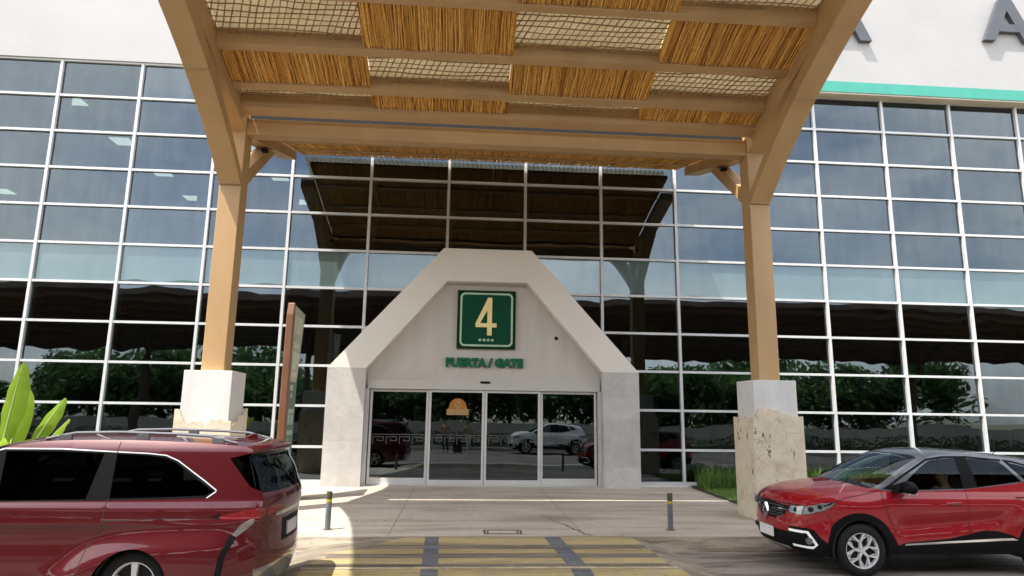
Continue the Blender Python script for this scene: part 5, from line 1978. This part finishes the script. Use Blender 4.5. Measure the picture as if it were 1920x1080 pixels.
    for q in (-1, 1):
        sf = '' if q < 0 else '_far'
        regs2 += [('lamp' + sf, [(sr_(1.06), q * .55 * VS), (sr_(0.995), q * .50 * VS), (sr_(0.965), q * VS), (sr_(1.06), q * VS)]),
                  ('seam_a' if q < 0 else 'seam_b', stroke([(sr_(1.18), q * .93 * VS), (sr_(0.95), q * .86 * VS), (sr_(0.60), q * .76 * VS), (sr_(0.52), 0)], 0.009))]
    ov2, res2 = cut_patch(rect(0, st.len, -1, 1), regs2, [], 0.05)
    S.lift(ov2, res2, lambda s, t: st.point(s, t / VS), False)
    pr, out = S.parts, {}
    b = pr['body']
    b.add(pr['body_far'].v, pr['body_far'].f)
    b.n += pr['body_far'].n
    spec = [('body', 'body', M['maroon']), ('door', 'sliding_door', M['maroon']), ('door_far', 'sliding_door', M['maroon']), ('doorfront', 'front_door', M['maroon']), ('doorfront_far', 'front_door', M['maroon'])]
    for k, n, mt in spec:
        out[k] = pr[k].build(n, mt, car)
    for sf in ('', '_far'):
        for k, n, mt, par in (('trim', 'window_trim', M['black'], None), ('chrome', 'window_chrome', M['wheel_silver'], None), ('win0', 'window', M['privacy'], 'doorfront'), ('win1', 'window', M['privacy'], 'door'), ('winq', 'quarter_window', M['privacy'], None),
                              ('rearblk', 'rear_pillar_glass', M['privacy'], None), ('lens', 'reverse_lamp', M['lamp_pale'], None), ('vent', 'bumper_vent', M['black'], None), ('lamptip', 'lamp_tip', M['black'], None), ('lamp', 'tail_lamp', M['lamp_red'], None),
                              ('flamp', 'headlamp', M['lamp_pale'], None), ('lower', 'lower_bumper', M['grey_paint'], None)):
            if k + sf in pr:
                out[k + sf] = pr[k + sf].build(n, mt, out[par + sf] if par else car)
    for sf in ('', '_far'):
        for i in range(len(seam)):
            pr['seam%d' % i + sf].build('panel_gap', M['dark_void'], car)
    for k, n, mt in (('seam_a', 'tailgate_gap', M['dark_void']), ('seam_b', 'tailgate_gap', M['dark_void']), ('windscreen', 'windscreen', M['privacy']), ('rear_window', 'rear_window', M['privacy']), ('plate_recess', 'plate_recess', M['black']), ('garnish', 'tailgate_bar', M['chrome']), ('grille', 'grille', M['black'])):
        out[k] = pr[k].build(n, mt, car)
    f = MB()
    f.box(ox - 0.31, ox - 0.285, oy - 0.20, oy + 0.20, oz + 0.70, oz + 0.84)
    f.build('number_plate', M['silver'], car, bevel=0.004)
    # grey roof rails, fin aerial, rear wiper
    for sg in (-1, 1):
        f = MB()
        pts = []
        for i in range(21):
            u = i / 20
            x = -2.72 + u * 1.95
            h = 0.055 * min(1, math.sin(math.pi * u) * 2.2)
            zz = interp([(-2.72, 1.745), (-2.0, 1.765), (-1.4, 1.752), (-0.77, 1.715)], x)
            pts.append((ox + x, oy + sg * (0.70 - 0.02 * u), oz + zz + h - .01))
        f.tube(pts, 0.016, 8)
        for u in (2, 10, 18):
            p = pts[u]
            f.box(p[0] - 0.06, p[0] + 0.06, p[1] - 0.018, p[1] + 0.018, p[2] - 0.09, p[2])
        f.build('roof_rail', M['rail'], car, smooth=True)
    f = MB()
    f.prism([(ox - 0.95, oz + 1.725), (ox - 0.74, oz + 1.715), (ox - 0.76, oz + 1.79), (ox - 0.80, oz + 1.795)], 'y', oy - 0.02, oy + 0.02)
    f.build('fin_aerial', M['maroon'], car, bevel=0.01)
    f = MB()
    f.tube([tuple(Vector(st.point(g1, 0.1)) + O + Vector((0.02, 0, 0))), tuple(Vector(st.point(g0 + .1, -0.55)) + O + Vector((0.025, 0, 0)))], 0.012, 6)
    f.build('rear_wiper', M['black'], car)
    for wx in (-4.63, -1.58):
        for sg in (-1, 1):
            wheel(car, (ox + wx, oy + sg * 0.965, oz + 0.335), 0.338, 0.225, ('plain', 0), sg)
            f = MB()
            pts = arc(wx, 0.325, AR + 0.005, -15, 195, 30)
            n = len(pts)
            f.add([(ox + x, oy + sg * 0.985, oz + z) for x, z in pts] + [(ox + x, oy + sg * 0.66, oz + z) for x, z in pts], [(i, i + 1, n + i + 1, n + i) for i in range(n - 1)] + [tuple(range(n, 2 * n))])
            f.build('wheel_well', M['dark_void'], car)
    f = MB()
    f.box(ox - 4.9, ox - 0.75, oy - 0.65, oy + 0.65, oz + 0.2, oz + 0.32)
    f.build('underbody', M['dark_void'], car)
    f = MB()
    for sx_ in (-3.5, -2.5, -1.6):
        for sg in (-1, 1):
            f.prism([(sx_ + 0.4, 0.5), (sx_ + 0.52, 0.5), (sx_ + 0.68, 1.15), (sx_ + 0.56, 1.18)], 'y', sg * .15, sg * .66)
            f.prism([(sx_ - 0.1, 0.5), (sx_ + 0.45, 0.48), (sx_ + 0.45, 0.62), (sx_ - 0.1, 0.64)], 'y', sg * .15, sg * .66)
            f.prism([(sx_ + 0.58, 1.19), (sx_ + 0.66, 1.18), (sx_ + 0.70, 1.36), (sx_ + 0.62, 1.38)], 'y', sg * .28, sg * .54)
    f.v = [(a[0] + ox, a[1] + oy, a[2] + oz) for a in f.v]
    f.build('seats', M['seat'], car, bevel=0.02)
    for sg in (-1, 1):
        f = MB()
        f.tube([(ox - 3.05, oy + sg * 0.965, oz + 0.985), (ox - 3.02, oy + sg * 1.0, oz + 0.99), (ox - 2.96, oy + sg * 1.0, oz + 0.995), (ox - 2.93, oy + sg * 0.965, oz + 0.995)], 0.014, 8)
        f.build('handle', M['maroon'], out['door' if sg < 0 else 'door_far'], smooth=True)
    return car


van = build_van((-2.25, -9.6, RZ))
# ------------------------------------------------------------------ people
def person(name, label, base, face_deg, joints, shirt, trousers, hair=M['hair'], short_sleeve=True, scale=1.0):
    """joints in metres, figure faces +y locally; body one continuous skinned mesh"""
    t = thing(name, label, 'person', base)
    t.rotation_euler = (0, 0, math.radians(face_deg))
    t.scale = (scale,) * 3

    def skin(nm, chain, mt, parent, sub=2):
        """chain: {name: (pos, radius, parent)} first is the root"""
        names = list(chain)
        me = bpy.data.meshes.new(nm)
        idx = {k: i for i, k in enumerate(names)}
        me.from_pydata([chain[k][0] for k in names], [(idx[k], idx[chain[k][2]]) for k in names if chain[k][2]], [])
        ob = bpy.data.objects.new(nm, me)
        COL.objects.link(ob)
        ob.parent = parent
        ob.modifiers.new('skin', 'SKIN')
        if not me.skin_vertices:
            bm = bmesh.new()
            bm.from_mesh(me)
            bm.verts.layers.skin.verify()
            bm.to_mesh(me)
            bm.free()
        for i, k in enumerate(names):
            r = chain[k][1]
            sv = me.skin_vertices[0].data[i]
            sv.radius = r if isinstance(r, tuple) else (r, r)
            sv.use_root = (i == 0)
        sd = ob.modifiers.new('sub', 'SUBSURF')
        sd.levels = sd.render_levels = sub
        ob.modifiers['skin'].use_smooth_shade = True
        if mt:
            me.materials.append(mt)
        return ob
    J = joints
    ch = {'pelvis': (J['pelvis'], (0.13, 0.10), None), 'waist': (J['waist'], (0.115, 0.09), 'pelvis'), 'chest': (J['chest'], (0.145, 0.105), 'waist'), 'neck': (J['neck'], 0.052, 'chest'),
          'jaw': (J['jaw'], (0.058, 0.066), 'neck'), 'head': (J['head'], (0.074, 0.092), 'jaw'), 'crown': (J['crown'], (0.06, 0.075), 'head')}
    for s in 'lr':
        ch['sh' + s] = (J['sh' + s], 0.058, 'chest')
        ch['el' + s] = (J['el' + s], 0.041, 'sh' + s)
        ch['wr' + s] = (J['wr' + s], 0.027, 'el' + s)
        w_, e_ = Vector(J['wr' + s]), Vector(J['el' + s])
        d = (w_ - e_).normalized()
        pm = w_ + d * 0.07
        ch['palm' + s] = (tuple(pm), (0.036, 0.018), 'wr' + s)
        sd = d.cross(Vector((0, 1, 0)))
        if sd.length < .1:
            sd = d.cross(Vector((1, 0, 0)))
        sd.normalize()
        cu = sd.cross(d)
        for q, ln in enumerate((0.072, 0.082, 0.076, 0.060)):
            a = pm + sd * (q - 1.5) * 0.019 + d * 0.03
            b = a + d * ln * .5 + cu * 0.008
            ch['fa%d' % q + s] = (tuple(a), 0.009, 'palm' + s)
            ch['fb%d' % q + s] = (tuple(b), 0.0085, 'fa%d' % q + s)
            ch['fc%d' % q + s] = (tuple(b + d * ln * .45 + cu * 0.02), 0.0075, 'fb%d' % q + s)
        a = w_ + d * 0.03 - sd * 0.035
        ch['ta' + s] = (tuple(a), 0.011, 'wr' + s)
        ch['tb' + s] = (tuple(a + d * 0.045 - sd * 0.02), 0.009, 'ta' + s)
        ch['hip' + s] = (J['hip' + s], 0.088, 'pelvis')
        ch['kn' + s] = (J['kn' + s], 0.056, 'hip' + s)
        ch['an' + s] = (J['an' + s], 0.038, 'kn' + s)
        ch['toe' + s] = (J['toe' + s], (0.040, 0.028), 'an' + s)
    skin('body', ch, M['skin'], t)
    sh_ = {'pelvis': (J['pelvis'], (0.15, 0.118), None), 'waist': (J['waist'], (0.135, 0.108), 'pelvis'), 'chest': (J['chest'], (0.16, 0.12), 'waist'), 'collar': (tuple(Vector(J['chest']).lerp(Vector(J['neck']), 0.6)), 0.07, 'chest')}
    for s in 'lr':
        sh_['sh' + s] = (J['sh' + s], 0.070, 'chest')
        e = Vector(J['sh' + s]).lerp(Vector(J['el' + s]), 0.72 if short_sleeve else 1.0)
        sh_['sl' + s] = (tuple(e), 0.060 if short_sleeve else 0.052, 'sh' + s)
        if not short_sleeve:
            sh_['cu' + s] = (tuple(Vector(J['el' + s]).lerp(Vector(J['wr' + s]), 0.95)), 0.04, 'sl' + s)
    skin('shirt', sh_, shirt, t)
    tr = {'pelvis': (J['pelvis'], (0.148, 0.122), None)}
    for s in 'lr':
        tr['hip' + s] = (J['hip' + s], 0.104, 'pelvis')
        tr['kn' + s] = (J['kn' + s], 0.074, 'hip' + s)
        tr['cf' + s] = (tuple(Vector(J['kn' + s]).lerp(Vector(J['an' + s]), 0.93)), 0.062, 'kn' + s)
    skin('trousers', tr, trousers, t)
    # hair cap, eyes, nose, ears
    hd = Vector(J['head'])
    f = MB()
    vs, fs = [], []
    n, k = 20, 9
    for i in range(k + 1):
        a = math.pi * 0.58 * i / k
        for j in range(n):
            b = 2 * math.pi * j / n
            front = max(0, math.sin(b))
            aa = a * (1 - 0.32 * front)
            vs.append((hd.x + 0.088 * math.sin(aa) * math.cos(b), hd.y - 0.008 + 0.106 * math.sin(aa) * math.sin(b), hd.z + 0.015 + 0.118 * math.cos(aa)))
    for i in range(k):
        for j in range(n):
            fs.append((i * n + j, i * n + (j + 1) % n, (i + 1) * n + (j + 1) % n, (i + 1) * n + j))
    f.add(vs, fs)
    ob = f.build('hair', hair, None, smooth=True)
    ob.parent = t
    f = MB()
    for s in (-1, 1):
        c = hd + Vector((s * 0.031, 0.083, 0.0))
        f.lathe([(0.0, -0.010), (0.009, -0.006), (0.011, 0), (0.009, .006), (0.0, .010)], tuple(c), 'z', 10)
    ob = f.build('eyes', M['black'], None, smooth=True)
    ob.parent = t
    f = MB()
    f.prism([(0.080, -0.045), (0.112, -0.040), (0.088, 0.005)], 'x', -0.012, 0.012)
    f.box(-0.024, 0.024, 0.072, 0.088, -0.078, -0.068)
    for s in (-1, 1):
        f.box(s * 0.080 - .008, s * 0.080 + .008, -0.02, 0.012, -0.035, 0.025)
    f.v = [(a[0] + hd.x, a[1] + hd.y, a[2] + hd.z) for a in f.v]
    ob = f.build('face_features', M['skin'], None, bevel=0.004)
    ob.parent = t
    return t


stand = dict(pelvis=(0, 0, 0.93), waist=(0, 0, 1.08), chest=(0, 0, 1.30), neck=(0, 0.0, 1.47), jaw=(0, 0.02, 1.54), head=(0, 0.015, 1.62), crown=(0, 0, 1.69),
             shl=(-0.18, 0, 1.40), ell=(-0.25, -0.03, 1.12), wrl=(-0.26, 0.05, 0.88), shr=(0.18, 0, 1.40), elr=(0.25, -0.03, 1.12), wrr=(0.27, 0.06, 0.88),
             hipl=(-0.09, 0, 0.88), knl=(-0.10, 0.03, 0.48), anl=(-0.10, -0.01, 0.075), toel=(-0.11, 0.15, 0.03), hipr=(0.09, 0, 0.88), knr=(0.11, 0.02, 0.48), anr=(0.12, -0.03, 0.075), toer=(0.14, 0.13, 0.03))
walk = dict(stand)
walk.update(knl=(-0.09, 0.16, 0.50), anl=(-0.09, 0.20, 0.09), toel=(-0.09, 0.36, 0.05), knr=(0.09, -0.06, 0.48), anr=(0.09, -0.30, 0.12), toer=(0.09, -0.20, 0.03), ell=(-0.24, -0.14, 1.13), wrl=(-0.23, -0.12, 0.88))
person('person', 'person in pink top and dark trousers mirrored in the glass door', (-1.35, -19.0, RZ), 20, stand, M['cloth_pink'], M['cloth_dark'])
person('person', 'person in olive top and white trousers mirrored in the glass door', (-0.15, -19.2, RZ), -15, walk, M['cloth_olive'], M['cloth_white'], scale=0.97)
sc_ = thing('suitcase', 'black wheeled suitcase mirrored in the glass door between two people', 'suitcase', (-0.75, -19.1, RZ))
f = MB()
f.box(-0.99, -0.51, -19.25, -18.95, RZ + 0.05, RZ + 0.75)
f.build('shell', M['suitcase'], sc_, bevel=0.04)
f = MB()
f.tube([(-0.87, -19.2, RZ + 0.75), (-0.87, -19.2, RZ + 1.02), (-0.63, -19.2, RZ + 1.02), (-0.63, -19.2, RZ + 0.75)], 0.012, 6)
f.build('handle', M['steel'], sc_)
f = MB()
for x in (-0.93, -0.57):
    f.lathe([(0.0, -19.12), (0.035, -19.12), (0.035, -19.08), (0, -19.08)], (x, 0, RZ + 0.035), 'y', 12)
f.build('wheels', M['rubber'], sc_)
# driver behind the wheel of the red car (car faces -x: turn the figure to look that way)
drv = dict(pelvis=(0, 0, 0.0), waist=(0, -0.05, 0.15), chest=(0, -0.12, 0.38), neck=(0, -0.13, 0.545), jaw=(0, -0.09, 0.61), head=(0, -0.095, 0.69), crown=(0, -0.11, 0.76),
           shl=(-0.18, -0.11, 0.47), ell=(-0.25, 0.05, 0.26), wrl=(-0.19, 0.29, 0.40), shr=(0.18, -0.11, 0.47), elr=(0.22, 0.08, 0.26), wrr=(0.16, 0.29, 0.40),
           hipl=(-0.09, 0.05, -0.01), knl=(-0.13, 0.46, 0.10), anl=(-0.12, 0.72, -0.20), toel=(-0.12, 0.86, -0.15), hipr=(0.09, 0.05, -0.01), knr=(0.13, 0.46, 0.10), anr=(0.12, 0.72, -0.20), toer=(0.12, 0.86, -0.15))
person('person', 'driver in white shirt at the wheel of the red car', (3.86 + 2.36, -8.39, RZ + 0.58), 90, drv, M['cloth_white'], M['cloth_dark'])
